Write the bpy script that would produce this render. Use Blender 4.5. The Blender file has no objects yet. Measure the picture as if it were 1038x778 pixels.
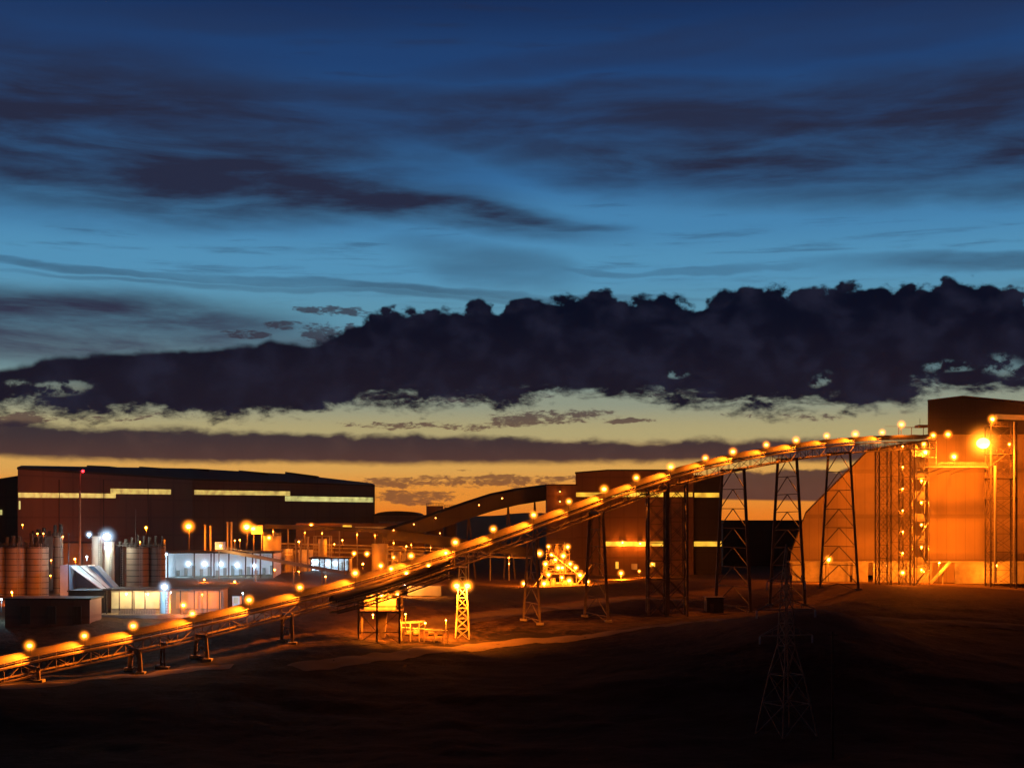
import bpy, math, random
import numpy as np
from mathutils import Vector, Matrix
random.seed(7); rng = np.random.default_rng(7)
SC = bpy.context.scene
COL = SC.collection

# ------------------------------------------------------------------ camera
F = 1426.0          # focal length in photo pixels (photo 1038 wide)
HY = 525.0          # photo row of the horizon
cd = bpy.data.cameras.new('camera'); cam = bpy.data.objects.new('camera', cd); COL.objects.link(cam)
cam.location = (0, 0, 0); cam.rotation_euler = (math.radians(90), 0, 0)
cd.sensor_width = 36; cd.lens = 36 * F / 1038; cd.shift_y = (HY - 389) / 1038
cd.clip_start = 0.5; cd.clip_end = 12000
SC.camera = cam
SC.view_settings.view_transform = 'Standard'; SC.view_settings.look = 'None'
SC.view_settings.exposure = 0; SC.view_settings.gamma = 1
SC.view_settings.use_curve_mapping = False
SC.render.engine = 'CYCLES'
cy = SC.cycles
cy.use_denoising = True
cy.max_bounces = 4; cy.diffuse_bounces = 2; cy.glossy_bounces = 2; cy.transmission_bounces = 2
cy.volume_bounces = 0; cy.transparent_max_bounces = 20
cy.sample_clamp_indirect = 4.0; cy.caustics_reflective = False; cy.caustics_refractive = False

def s2l(c):
    return tuple(((v / 255) / 12.92 if v / 255 <= 0.04045 else ((v / 255 + 0.055) / 1.055) ** 2.4) for v in c)

# ------------------------------------------------------------------ sky
W = bpy.data.worlds.new('World'); SC.world = W; W.use_nodes = True
nt = W.node_tree; nt.nodes.clear()
def N(t, **k):
    n = nt.nodes.new(t)
    for a, b in k.items(): setattr(n, a, b)
    return n
def setin(s, v):
    if hasattr(v, 'is_linked') or hasattr(v, 'links'): nt.links.new(v, s)
    else: s.default_value = v
def M(op, a, b=0.0, c=None, clamp=False):
    n = N('ShaderNodeMath', operation=op, use_clamp=clamp)
    setin(n.inputs[0], a); setin(n.inputs[1], b)
    if c is not None: setin(n.inputs[2], c)
    return n.outputs[0]
def SM(x, a, b):      # smoothstep a..b (a may exceed b)
    n = N('ShaderNodeMapRange', interpolation_type='SMOOTHSTEP', clamp=True)
    setin(n.inputs['Value'], x)
    if a < b:
        n.inputs['From Min'].default_value = a; n.inputs['From Max'].default_value = b
    else:
        n.inputs['From Min'].default_value = b; n.inputs['From Max'].default_value = a
        n.inputs['To Min'].default_value = 1; n.inputs['To Max'].default_value = 0
    return n.outputs['Result']
def MIX(f, a, b):
    n = N('ShaderNodeMix', data_type='RGBA')
    setin(n.inputs[0], f)
    for s, v in ((n.inputs[6], a), (n.inputs[7], b)):
        if isinstance(v, tuple): s.default_value = (*v[:3], 1)
        else: nt.links.new(v, s)
    return n.outputs[2]
def VEC(x, y, z=0.0):
    n = N('ShaderNodeCombineXYZ'); setin(n.inputs[0], x); setin(n.inputs[1], y); setin(n.inputs[2], z); return n.outputs[0]
def NOISE(v, scale, detail=4, rough=.55, dist=0.0):
    n = N('ShaderNodeTexNoise'); nt.links.new(v, n.inputs['Vector'])
    n.inputs['Scale'].default_value = scale; n.inputs['Detail'].default_value = detail
    n.inputs['Roughness'].default_value = rough; n.inputs['Distortion'].default_value = dist
    return n.outputs['Fac']
tc = N('ShaderNodeTexCoord'); sx = N('ShaderNodeSeparateXYZ'); nt.links.new(tc.outputs['Generated'], sx.inputs[0])
X_, Y_, Z_ = sx.outputs
az = M('ARCTAN2', X_, Y_)
hl = M('SQRT', M('ADD', M('MULTIPLY', X_, X_), M('MULTIPLY', Y_, Y_)))
el = M('ARCTAN2', Z_, hl)
# tall features are written down as photo rows/columns of the sky and turned into angles here
def ang(px, py):
    u = (px - 519) / F; v = (HY - py) / F
    return math.atan(u), math.atan2(v, math.hypot(u, 1))
AZ0, AZ1 = -0.62, 0.62
def CURVE(pts, top=True, vmax=0.5):
    n = N('ShaderNodeFloatCurve')
    xs = M('DIVIDE', M('SUBTRACT', az, AZ0), AZ1 - AZ0)
    nt.links.new(M('MINIMUM', M('MAXIMUM', xs, 0.0), 1.0), n.inputs['Value'])
    cu = n.mapping.curves[0]; n.mapping.extend = 'HORIZONTAL'
    P = []
    for px, py in pts:
        a, e = ang(px, py); P.append(((a - AZ0) / (AZ1 - AZ0), e / vmax))
    P.sort()
    P = [(0, P[0][1])] + P + [(1, P[-1][1])]
    cu.points[0].location = P[0]; cu.points[1].location = P[-1]
    for p in P[1:-1]:
        cu.points.new(*p)
    for p in cu.points: p.handle_type = 'VECTOR'
    n.mapping.update()
    return M('MULTIPLY', n.outputs[0], vmax)
# clear-sky gradient by elevation
ramp = N('ShaderNodeValToRGB'); ramp.color_ramp.interpolation = 'EASE'
stops = [(540, (200, 92, 22)), (524, (240, 128, 34)), (500, (238, 148, 52)), (472, (222, 166, 84)), (440, (178, 164, 116)),
         (405, (142, 150, 132)), (375, (116, 150, 156)), (325, (94, 148, 172)), (270, (82, 144, 182)), (225, (70, 130, 174)),
         (175, (52, 104, 154)), (120, (40, 80, 130)), (60, (32, 64, 112)), (0, (25, 48, 90)), (-250, (7, 16, 44)), (-1100, (3, 6, 18))]
lo, hi = -0.02, 0.9
cr = ramp.color_ramp
for i, (py, c) in enumerate(stops):
    e = math.atan((HY - py) / F); p = (e - lo) / (hi - lo)
    if i == 0: el0 = cr.elements[0]; el0.position = p
    elif i == 1: el0 = cr.elements[1]; el0.position = p
    else: el0 = cr.elements.new(p)
    el0.color = (*s2l(c), 1)
nt.links.new(M('DIVIDE', M('SUBTRACT', el, lo), hi - lo, clamp=True), ramp.inputs[0])
sky = ramp.outputs[0]
# slightly deeper blue to the right and left ends
P2 = VEC(M('MULTIPLY', az, 1.0), M('MULTIPLY', el, 6.0))
streak = NOISE(P2, 7, 6, .6, .3)
fine = NOISE(VEC(M('MULTIPLY', az, 1.0), M('MULTIPLY', el, 13.0)), 11, 6, .62, .2)
PW = VEC(M('ADD', az, M('MULTIPLY', M('SUBTRACT', NOISE(VEC(az, M('MULTIPLY', el, 2.5)), 5, 4, .5), .5), .12)),
         M('ADD', el, M('MULTIPLY', M('SUBTRACT', NOISE(VEC(az, M('MULTIPLY', el, 4), 3.0), 6, 4, .55), .5), .03)))
spw = N('ShaderNodeSeparateXYZ'); nt.links.new(PW, spw.inputs[0]); AW, EW = spw.outputs[0], spw.outputs[1]
def BLOB(px, py, rx, ry, slope=0.0, soft=.9):
    a, e = ang(px, py)
    da = M('SUBTRACT', AW, a); de = M('SUBTRACT', M('SUBTRACT', EW, e), M('MULTIPLY', da, slope))
    q = M('ADD', M('POWER', M('ABSOLUTE', M('DIVIDE', da, rx / F)), 2.0), M('POWER', M('ABSOLUTE', M('DIVIDE', de, ry / F)), 2.0))
    return SM(q, 1.0 + soft, 1.0 - soft)
thin = None
for args, s in (((40, 120, 360, 75, -.05), .95), ((120, 165, 330, 42, -.08), .95), ((350, 200, 230, 20, -.11), .95), ((-60, 60, 300, 45, 0), .35), ((300, 196, 260, 20, -.13), .95), ((100, 185, 220, 24, -.12), .7),
                ((470, 212, 130, 13, -.14), .95), ((430, 120, 330, 30, -.03), .75), ((700, 115, 420, 30, 0.0), .85),
                ((800, 160, 300, 32, -.05), .95), ((960, 130, 300, 60, 0.02), .95), ((960, 178, 200, 26, -.05), .7), ((805, 185, 60, 13, 0), .7),
                ((700, 42, 260, 14, .1), .4), ((900, 30, 260, 20, .05), .35), ((180, 20, 200, 14, .05), .3),
                ((250, 283, 420, 4, -.03), .5), ((140, 274, 260, 3, -.03), .5), ((330, 294, 300, 3, -.02), .4), ((700, 276, 300, 3, -.02), .35), ((480, 268, 90, 18, -.1), .4), ((1000, 265, 160, 10, 0), .55),
                ((60, 332, 210, 34, .02), .95), ((20, 310, 120, 10, 0), .8), ((170, 345, 180, 16, 0), .7), ((570, 232, 60, 6, 0), .6)):
    b = M('MULTIPLY', BLOB(*args), s)
    thin = b if thin is None else M('MAXIMUM', thin, b)
thin = M('MULTIPLY', thin, M('ADD', .5, M('MULTIPLY', SM(streak, .28, .66), .62)), clamp=True)
thin = M('MAXIMUM', thin, M('MULTIPLY', M('MULTIPLY', SM(fine, .50, .74), SM(el, .12, .18)), .42))
cthin = MIX(SM(el, .10, .17), s2l((62, 64, 84)), s2l((38, 43, 66)))
sky = MIX(thin, sky, cthin)
# puffy banks
PB = VEC(az, M('MULTIPLY', el, 1.25))
n1 = NOISE(PB, 34, 6, .58, .25); n2 = NOISE(PB, 95, 5, .6)
vor = N('ShaderNodeTexVoronoi', feature='SMOOTH_F1'); vor.inputs['Scale'].default_value = 58; vor.inputs['Smoothness'].default_value = .35
wob = N('ShaderNodeVectorMath', operation='ADD'); nt.links.new(PB, wob.inputs[0])
nt.links.new(VEC(M('MULTIPLY', n1, .02), M('MULTIPLY', n2, .008)), wob.inputs[1]); nt.links.new(wob.outputs[0], vor.inputs['Vector'])
vor2 = N('ShaderNodeTexVoronoi', feature='SMOOTH_F1'); vor2.inputs['Scale'].default_value = 150; vor2.inputs['Smoothness'].default_value = .3
nt.links.new(wob.outputs[0], vor2.inputs['Vector'])
bil = M('ADD', M('SUBTRACT', .42, vor.outputs['Distance']), M('MULTIPLY', M('SUBTRACT', .4, vor2.outputs['Distance']), .33))
edge_t = M('ADD', M('MULTIPLY', bil, .013), M('MULTIPLY', M('SUBTRACT', n1, .5), .010))
edge_t = M('ADD', edge_t, M('MULTIPLY', M('SUBTRACT', n2, .5), .014))
flat = NOISE(VEC(az, M('MULTIPLY', el, 2.6)), 26, 7, .62, .4)
edge_b = M('ADD', M('MULTIPLY', M('SUBTRACT', flat, .5), .05), M('MULTIPLY', M('SUBTRACT', NOISE(VEC(az, M('MULTIPLY', el, 1.8)), 90, 6, .62, .3), .5), .022))
top = CURVE([(-250, 380), (0, 373), (30, 368), (45, 360), (150, 355), (210, 352), (262, 348), (272, 342), (288, 346), (330, 344), (345, 332), (365, 322), (400, 311), (435, 310), (470, 312), (487, 302), (505, 309),
             (519, 300), (549, 296), (584, 300), (619, 293), (640, 299), (664, 295), (694, 304), (719, 301), (729, 291), (752, 285), (774, 282), (799, 290), (819, 286), (844, 290), (874, 284),
             (909, 289), (949, 284), (994, 281), (1019, 287), (1045, 300), (1250, 305)])
bot = CURVE([(-250, 415), (0, 413), (60, 419), (130, 417), (200, 420), (270, 419), (320, 412), (380, 408), (450, 410), (519, 404), (560, 400), (600, 393), (640, 402), (690, 406), (740, 411), (790, 414), (840, 411),
             (880, 413), (915, 408), (940, 394), (970, 398), (1000, 390), (1040, 396), (1250, 400)])
ampl = M('ADD', .22, M('MULTIPLY', SM(az, ang(270, 0)[0], ang(385, 0)[0]), .78))
bank = M('MULTIPLY', SM(M('SUBTRACT', M('ADD', top, M('MULTIPLY', edge_t, ampl)), el), -.0016, .0034), SM(M('SUBTRACT', el, M('ADD', bot, edge_b)), -.007, .006))
# small holes near the base
hole = None
for px, py, rx, ry in ((60, 395, 26, 7), (20, 388, 12, 5), (815, 382, 9, 7), (955, 374, 24, 5), (1020, 372, 22, 9), (690, 380, 10, 4), (400, 402, 20, 3)):
    b = BLOB(px, py, rx, ry, 0, .8); hole = b if hole is None else M('MAXIMUM', hole, b)
bank = M('MULTIPLY', bank, M('SUBTRACT', 1.0, M('MULTIPLY', M('MULTIPLY', hole, SM(n2, .44, .62)), .6)))
low_t = CURVE([(-250, 424), (0, 426), (60, 431), (150, 433), (300, 438), (420, 440), (519, 442), (620, 446), (700, 444), (780, 446), (830, 442), (900, 446), (1250, 446)])
low_b = CURVE([(-250, 460), (0, 462), (60, 464), (180, 468), (330, 468), (380, 470), (519, 469), (640, 468), (760, 465), (860, 468), (1250, 470)])
bank2 = M('MULTIPLY', SM(M('SUBTRACT', M('ADD', M('ADD', low_t, M('MULTIPLY', edge_t, .22)), M('MULTIPLY', M('SUBTRACT', flat, .5), .012)), el), -.0025, .0035), SM(M('SUBTRACT', el, M('ADD', low_b, M('MULTIPLY', edge_b, .12))), -.003, .003))
scat = None
for px, py, rx, ry, s in ((560, 424, 80, 9, 1), (640, 431, 28, 4, 1), (440, 427, 110, 5, .9), (700, 400, 120, 10, .7), (420, 400, 160, 12, .8), (300, 331, 60, 7, 1), (330, 315, 40, 7, 1), (235, 340, 28, 4, 1), (310, 336, 22, 10, 1.1), (342, 335, 14, 10, 1.1),
                       (480, 492, 120, 9, 1), (540, 489, 110, 7, 1), (410, 505, 60, 5, 1), (450, 480, 60, 4, .6), (800, 425, 80, 6, .8), (120, 424, 90, 4, .8), (20, 422, 40, 8, 1)):
    b = M('MULTIPLY', BLOB(px, py, rx, ry, 0, .95), s); scat = b if scat is None else M('MAXIMUM', scat, b)
flat2 = NOISE(VEC(az, M('MULTIPLY', el, 2.8), 4.0), 110, 7, .7, .4)
puff = SM(M('ADD', M('ADD', M('MULTIPLY', M('SUBTRACT', flat, .5), 1.5), M('MULTIPLY', M('SUBTRACT', flat2, .5), 2.0)), M('SUBTRACT', scat, .66)), .0, .38)
puff = M('MULTIPLY', puff, SM(scat, .05, .3))
b3t = CURVE([(-250, 535), (690, 530), (715, 478), (760, 476), (830, 474), (900, 480), (1250, 480)])
b3b = CURVE([(-250, 545), (690, 540), (715, 506), (830, 508), (900, 506), (1250, 506)])
bank3 = M('MULTIPLY', SM(M('SUBTRACT', M('ADD', b3t, M('MULTIPLY', edge_t, .35)), el), -.001, .0015), SM(M('SUBTRACT', el, b3b), -.0008, .0012))
cb = MIX(SM(el, .085, .150), s2l((24, 21, 35)), s2l((7, 11, 28)))
cb = MIX(M('MULTIPLY', SM(n1, .40, .72), .6), cb, s2l((36, 37, 56)))
c2 = MIX(SM(el, .035, .066), s2l((72, 46, 48)), s2l((44, 36, 48)))
c2 = MIX(M('MULTIPLY', SM(n1, .45, .75), .5), c2, s2l((84, 60, 58)))
sky = MIX(M('MULTIPLY', puff, .85), sky, MIX(SM(el, .02, .10), s2l((120, 74, 48)), s2l((52, 48, 62))))
sky = MIX(M('MULTIPLY', bank3, .93), sky, c2)
sky = MIX(M('MULTIPLY', bank2, .97), sky, c2)
sky = MIX(bank, sky, cb)
# the night side of the dome, behind the camera, is nearly dark
azf = SM(M('ABSOLUTE', az), 1.6, .62)
nis = N('ShaderNodeTexSky', sky_type='NISHITA', sun_disc=False); nis.sun_elevation = math.radians(-4); nis.sun_rotation = math.radians(0)
night = MIX(.985, nis.outputs[0], s2l((5, 8, 20)))
sky = MIX(azf, night, sky)
bg = N('ShaderNodeBackground'); bg.inputs[1].default_value = 1.0
nt.links.new(sky, bg.inputs[0]); out = N('ShaderNodeOutputWorld'); nt.links.new(bg.outputs[0], out.inputs[0])
W.cycles.sampling_method = 'MANUAL'; W.cycles.sample_map_resolution = 512

# ------------------------------------------------------------------ materials
MATS = {}
def mat(name, col, rough=.7, metal=0.0, var=.25, vscale=.6, bump=None, emit=None, streaks=False, seams=None):
    if name in MATS: return MATS[name]
    m = bpy.data.materials.new(name); m.use_nodes = True; t = m.node_tree
    b = t.nodes['Principled BSDF']; b.inputs['Roughness'].default_value = rough; b.inputs['Metallic'].default_value = metal
    tcn = t.nodes.new('ShaderNodeTexCoord'); ns = t.nodes.new('ShaderNodeTexNoise')
    mp = t.nodes.new('ShaderNodeMapping'); t.links.new(tcn.outputs['Object'], mp.inputs[0])
    if streaks: mp.inputs['Scale'].default_value = (1, 1, .12)
    t.links.new(mp.outputs[0], ns.inputs['Vector']); ns.inputs['Scale'].default_value = vscale; ns.inputs['Detail'].default_value = 6
    ns.inputs['Roughness'].default_value = .65
    r = t.nodes.new('ShaderNodeValToRGB'); r.color_ramp.elements[0].position = .3; r.color_ramp.elements[1].position = .72
    r.color_ramp.elements[0].color = (*[c * (1 - var) for c in col], 1); r.color_ramp.elements[1].color = (*[c * (1 + var) for c in col], 1)
    t.links.new(ns.outputs['Fac'], r.inputs[0])
    if seams:
        sp_ = t.nodes.new('ShaderNodeSeparateXYZ'); t.links.new(tcn.outputs['Object'], sp_.inputs[0]); fac = None
        for ax, pitch, wd in ((0, seams[0], .07), (2, seams[1], .09)):
            dv = t.nodes.new('ShaderNodeMath'); dv.operation = 'DIVIDE'; dv.inputs[1].default_value = pitch; t.links.new(sp_.outputs[ax], dv.inputs[0])
            fr = t.nodes.new('ShaderNodeMath'); fr.operation = 'FRACT'; t.links.new(dv.outputs[0], fr.inputs[0])
            lt = t.nodes.new('ShaderNodeMath'); lt.operation = 'LESS_THAN'; lt.inputs[1].default_value = wd; t.links.new(fr.outputs[0], lt.inputs[0])
            if fac is None: fac = lt
            else:
                mxx = t.nodes.new('ShaderNodeMath'); mxx.operation = 'MAXIMUM'; t.links.new(fac.outputs[0], mxx.inputs[0]); t.links.new(lt.outputs[0], mxx.inputs[1]); fac = mxx
        ml_ = t.nodes.new('ShaderNodeMix'); ml_.data_type = 'RGBA'; ml_.blend_type = 'MULTIPLY'; ml_.inputs[7].default_value = (.80, .79, .79, 1)
        t.links.new(fac.outputs[0], ml_.inputs[0]); t.links.new(r.outputs[0], ml_.inputs[6]); t.links.new(ml_.outputs[2], b.inputs['Base Color'])
    else: t.links.new(r.outputs[0], b.inputs['Base Color'])
    if bump:
        bn = t.nodes.new('ShaderNodeBump'); bn.inputs['Strength'].default_value = bump[2]; bn.inputs['Distance'].default_value = .1
        if bump[0] == 'wave':
            w = t.nodes.new('ShaderNodeTexWave'); w.bands_direction = bump[3]; w.inputs['Scale'].default_value = bump[1]
            t.links.new(tcn.outputs['Object'], w.inputs['Vector']); t.links.new(w.outputs['Fac'], bn.inputs['Height'])
        else:
            w = t.nodes.new('ShaderNodeTexNoise'); w.inputs['Scale'].default_value = bump[1]; w.inputs['Detail'].default_value = 7
            t.links.new(tcn.outputs['Object'], w.inputs['Vector']); t.links.new(w.outputs['Fac'], bn.inputs['Height'])
        t.links.new(bn.outputs[0], b.inputs['Normal'])
    if emit:
        b.inputs['Emission Color'].default_value = (*emit[0], 1); b.inputs['Emission Strength'].default_value = emit[1]
        if len(emit) > 2:
            e2 = t.nodes.new('ShaderNodeTexNoise'); e2.inputs['Scale'].default_value = emit[2]; e2.inputs['Detail'].default_value = 3
            t.links.new(tcn.outputs['Object'], e2.inputs['Vector'])
            mr = t.nodes.new('ShaderNodeMapRange'); mr.inputs['From Min'].default_value = .3; mr.inputs['From Max'].default_value = .7
            mr.inputs['To Min'].default_value = emit[1] * .45; mr.inputs['To Max'].default_value = emit[1] * 1.4
            t.links.new(e2.outputs['Fac'], mr.inputs['Value']); t.links.new(mr.outputs[0], b.inputs['Emission Strength'])
        m.cycles.emission_sampling = 'NONE'
    MATS[name] = m; return m
SOD = (1.0, 0.19, 0.007)      # sodium light
WHT = (.34, .72, 1.0)          # mercury / metal halide light
steel = mat('weathered_steel', (.10, .075, .06), .7, .1, .35, .8)
galv = mat('galvanised_steel', (.30, .28, .26), .5, .4, .25, 1.2)
hoodm = mat('hood_sheet', (.06, .045, .038), .85, .0, .3, .5)
clad_b = mat('brown_cladding', (.18, .105, .085), .6, 0, .14, .06, ('wave', 1.2, .35, 'X'), streaks=True, seams=(5.2, 7.5))
clad_d = mat('dark_cladding', (.045, .036, .033), .65, 0, .25, .05, ('wave', 1.0, .35, 'X'), streaks=True, seams=(4.6, 6.5))
clad_o = mat('ochre_cladding', (.30, .22, .15), .65, 0, .16, .08, ('wave', .9, .4, 'X'), streaks=True, seams=(3.1, 15.0))
roofm = mat('roof_sheet', (.022, .016, .013), .7, 0, .3, .1)
conc = mat('concrete', (.24, .22, .19), .85, 0, .25, .5, ('noise', 1.5, .4))
silom = mat('silo_steel', (.24, .18, .13), .6, .1, .22, .3, streaks=True)
silow = mat('pale_silo_paint', (.62, .62, .55), .55, 0, .12, .3, streaks=True)
silod = mat('dark_silo_paint', (.04, .032, .028), .7, 0, .3, .3)
whitep = mat('white_sheet', (.78, .80, .80), .5, 0, .07, .3)
pole_m = mat('pole_paint', (.34, .30, .27), .55, .3, .15, 1)
darkm = mat('dark_paint', (.035, .03, .03), .7, 0, .3, 1)
tankm = mat('tank_paint', (.30, .27, .23), .5, 0, .15, .4, streaks=True)
win_y = mat('lit_strip_glazing', (.5, .5, .4), .4, 0, 0, 1, emit=(s2l((222, 190, 100)), .95, .35))
win_g = mat('lit_green_glazing', (.5, .5, .4), .4, 0, 0, 1, emit=(s2l((214, 206, 124)), .9, .35))
win_o = mat('lit_amber_glazing', (.5, .4, .3), .4, 0, 0, 1, emit=(s2l((255, 196, 60)), 1.1, .3))
win_p = mat('lit_pale_room', (.5, .5, .4), .5, 0, 0, 1, emit=(s2l((206, 190, 120)), .32, .5))
win_a = mat('lit_dim_amber_room', (.4, .3, .2), .5, 0, 0, 1, emit=(s2l((190, 116, 44)), .4, .5))
win_b = mat('lit_blue_room', (.5, .6, .7), .5, 0, 0, 1, emit=(s2l((120, 190, 225)), .75, .4))
bulb_o = mat('sodium_bulb', (.9, .8, .6), .3, 0, 0, 1, emit=((1.0, .40, .07), 10))
bulb_w = mat('white_bulb', (.9, .9, .9), .3, 0, 0, 1, emit=((.9, .97, 1.0), 22))
bulb_s = mat('small_amber_bulb', (.9, .8, .6), .3, 0, 0, 1, emit=((1.0, .40, .10), 5))
bulb_r = mat('red_beacon_glass', (.6, .05, .05), .3, 0, 0, 1, emit=((1.0, .02, .03), 7))

# ------------------------------------------------------------------ helpers
def X(px, Y): return (px - 519) / F * Y
def Zp(py, Y): return (HY - py) / F * Y
def PT(px, py, Y): return Vector((X(px, Y), Y, Zp(py, Y)))
class MB:
    def __init__(s): s.v = []; s.f = []
    def add(s, vs, fs):
        b = len(s.v); s.v += [tuple(v) for v in vs]; s.f += [tuple(b + i for i in f) for f in fs]; return s
    def box(s, x0, x1, y0, y1, z0, z1):
        return s.add([(x0, y0, z0), (x1, y0, z0), (x1, y1, z0), (x0, y1, z0), (x0, y0, z1), (x1, y0, z1), (x1, y1, z1), (x0, y1, z1)],
                     [(0, 3, 2, 1), (4, 5, 6, 7), (0, 1, 5, 4), (1, 2, 6, 5), (2, 3, 7, 6), (3, 0, 4, 7)])
    def beam(s, p, q, w, h=None):
        h = h or w; p = Vector(p); q = Vector(q); d = q - p
        if d.length < 1e-6: return s
        d.normalize(); up = Vector((0, 0, 1)) if abs(d.z) < .95 else Vector((0, 1, 0))
        a = d.cross(up).normalized() * (w / 2); b = a.cross(d).normalized() * (h / 2)
        vs = [p + a + b, p - a + b, p - a - b, p + a - b, q + a + b, q - a + b, q - a - b, q + a - b]
        return s.add(vs, [(0, 1, 2, 3), (7, 6, 5, 4), (0, 4, 5, 1), (1, 5, 6, 2), (2, 6, 7, 3), (3, 7, 4, 0)])
    def cyl(s, p, q, r0, r1=None, n=12, caps=True):
        r1 = r0 if r1 is None else r1; p = Vector(p); q = Vector(q); d = (q - p).normalized()
        up = Vector((0, 0, 1)) if abs(d.z) < .95 else Vector((0, 1, 0)); a = d.cross(up).normalized(); b = a.cross(d).normalized()
        vs = []
        for c, r in ((p, r0), (q, r1)):
            for i in range(n):
                t = 2 * math.pi * i / n; vs.append(c + a * math.cos(t) * r + b * math.sin(t) * r)
        fs = [(i, (i + 1) % n, n + (i + 1) % n, n + i) for i in range(n)]
        if caps: fs += [tuple(range(n))[::-1], tuple(range(n, 2 * n))]
        return s.add(vs, fs)
    def ball(s, c, r, n=10, m=6, sz=1.0):
        c = Vector(c); vs = [c + Vector((0, 0, r * sz))]
        for j in range(1, m):
            ph = math.pi * j / m
            for i in range(n):
                t = 2 * math.pi * i / n; vs.append(c + Vector((r * math.sin(ph) * math.cos(t), r * math.sin(ph) * math.sin(t), r * sz * math.cos(ph))))
        vs.append(c - Vector((0, 0, r * sz))); fs = [(0, 1 + i, 1 + (i + 1) % n) for i in range(n)]
        for j in range(m - 2):
            for i in range(n):
                a = 1 + j * n + i; b = 1 + j * n + (i + 1) % n; fs.append((a, a + n, b + n, b))
        e = len(vs) - 1; fs += [(e, 1 + (m - 2) * n + (i + 1) % n, 1 + (m - 2) * n + i) for i in range(n)]
        return s.add(vs, fs)
    def prism(s, pts, y0, y1, dx=0.0):     # outline in (x,z), extruded back from y0 to y1
        n = len(pts); vs = [(x, y0, z) for x, z in pts] + [(x + dx, y1, z) for x, z in pts]
        return s.add(vs, [tuple(range(n)), tuple(range(2 * n - 1, n - 1, -1))] + [(i, n + i, n + (i + 1) % n, (i + 1) % n) for i in range(n)])
    def build(s, name, m, parent=None, smooth=False, stuff=False):
        me = bpy.data.meshes.new(name); me.from_pydata(s.v, [], s.f); me.update()
        me.materials.append(m)
        if smooth: me.polygons.foreach_set('use_smooth', [True] * len(me.polygons))
        o = bpy.data.objects.new(name, me); COL.objects.link(o)
        if parent is not None:
            o.parent = parent; o.matrix_parent_inverse = Matrix.Translation(-parent.location)
        return o
def tag(o, label, cat, group=None, kind=None):
    o['label'] = label; o['category'] = cat
    if group: o['group'] = group
    if kind: o['kind'] = kind
    return o
def thing(name, label, cat, loc, group=None):
    o = bpy.data.objects.new(name, None); COL.objects.link(o); o.location = loc; o.empty_display_size = .5
    return tag(o, label, cat, group)
PW_SCALE = 3.2
def point(parent, loc, power, color, r=.25, name='light_source', aim=None, half=80):
    """shielded (spot) when aim is given, bare otherwise"""
    ld = bpy.data.lights.new(name, 'SPOT' if aim is not None else 'POINT'); ld.energy = power * PW_SCALE; ld.color = color; ld.shadow_soft_size = r
    o = bpy.data.objects.new(name, ld); COL.objects.link(o)
    o.parent = parent; o.location = Vector(loc) - parent.location
    if aim is not None:
        ld.spot_size = math.radians(half * 2); ld.spot_blend = .45 if half > 60 else .9
        o.rotation_euler = Vector(aim).to_track_quat('-Z', 'Y').to_euler()
    return o

# ------------------------------------------------------------------ conveyor line in plan
CA, CB, CC, CY0 = -489.0, 51.72, .0282, 264.0
def convY(px):
    u = px - 519; t = (u - CA) / (CB - CC * u); return CY0 * (1 + CC * t)
HOODTOP = [(-70, 688), (-20, 675), (30, 663), (85, 652), (135, 642), (195, 629), (252, 615.5), (304, 603), (360, 589), (417, 571), (462, 557), (500, 544.5), (541, 529.5), (577, 516.5), (612, 503.5),
           (646, 490.5), (680, 479.5), (715, 470), (743, 463), (777, 456.5), (807, 451), (838, 447), (867, 444.5), (894, 443), (950, 442)]
def hood_y(px):
    return float(np.interp(px, [a for a, b in HOODTOP], [b for a, b in HOODTOP])) - float(np.interp(px, [0, 700, 830], [4.5, 4, 1.8]))

# ------------------------------------------------------------------ ground
CT = [  # (photo column, photo row, distance)
    (-80, 700, 255), (32, 690, 266), (85, 687, 272), (137, 681, 277), (205, 672, 284), (290, 655, 294), (340, 650, 300), (385, 648, 308), (425, 647, 313), (468, 642, 322),
    (538, 633, 336), (605, 629, 352), (675, 623, 368), (735, 621, 380), (762, 622, 384), (800, 615, 396), (850, 594, 411), (905, 592, 424), (960, 593, 436), (1015, 594, 448), (1100, 594, 448),
    (-150, 640, 315), (30, 634, 318), (92, 632, 318), (165, 624, 330), (223, 622, 330), (300, 612, 350), (380, 598, 400), (440, 593, 415), (440, 608, 365), (380, 612, 350), (340, 628, 325), (-150, 607, 360), (20, 606, 360), (80, 600, 370), (150, 598, 375), (240, 586, 415), (180, 586, 415), (275, 586, 418), (330, 579, 436), (300, 582, 430), (360, 584, 430),
    (560, 594, 440), (500, 594, 440), (640, 586, 455), (700, 588, 455), (750, 588, 455), (600, 597, 425), (560, 609, 385), (600, 618, 370), (680, 612, 385), (770, 600, 420), (820, 594, 430),
    (850, 612, 372), (900, 611, 380), (980, 612, 380), (1100, 614, 380), (900, 629, 345), (960, 633, 345), (1038, 637, 345), (1120, 640, 345),
    (830, 619, 290), (790, 622, 288), (760, 633, 286), (720, 645, 290), (875, 626, 290), (915, 645, 290), (980, 660, 290), (1060, 668, 290), (640, 652, 300), (560, 662, 300), (470, 668, 290), (400, 676, 278),
    (300, 690, 262), (200, 700, 252), (100, 708, 245), (0, 716, 238), (-100, 720, 235),
    (330, 664, 284), (240, 676, 275),
    (798, 748, 214), (770, 748, 214), (826, 748, 214), (700, 752, 212), (600, 755, 212), (480, 758, 210), (300, 762, 208), (100, 766, 205), (-60, 768, 205), (900, 748, 214), (1000, 750, 214), (1120, 752, 214),
    (-100, 800, 170), (200, 800, 170), (519, 800, 170), (800, 800, 170), (1140, 800, 170),
    (1060, 598, 448)]
cp = np.array([[X(a, c), c, Zp(b, c)] for a, b, c in CT])
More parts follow.
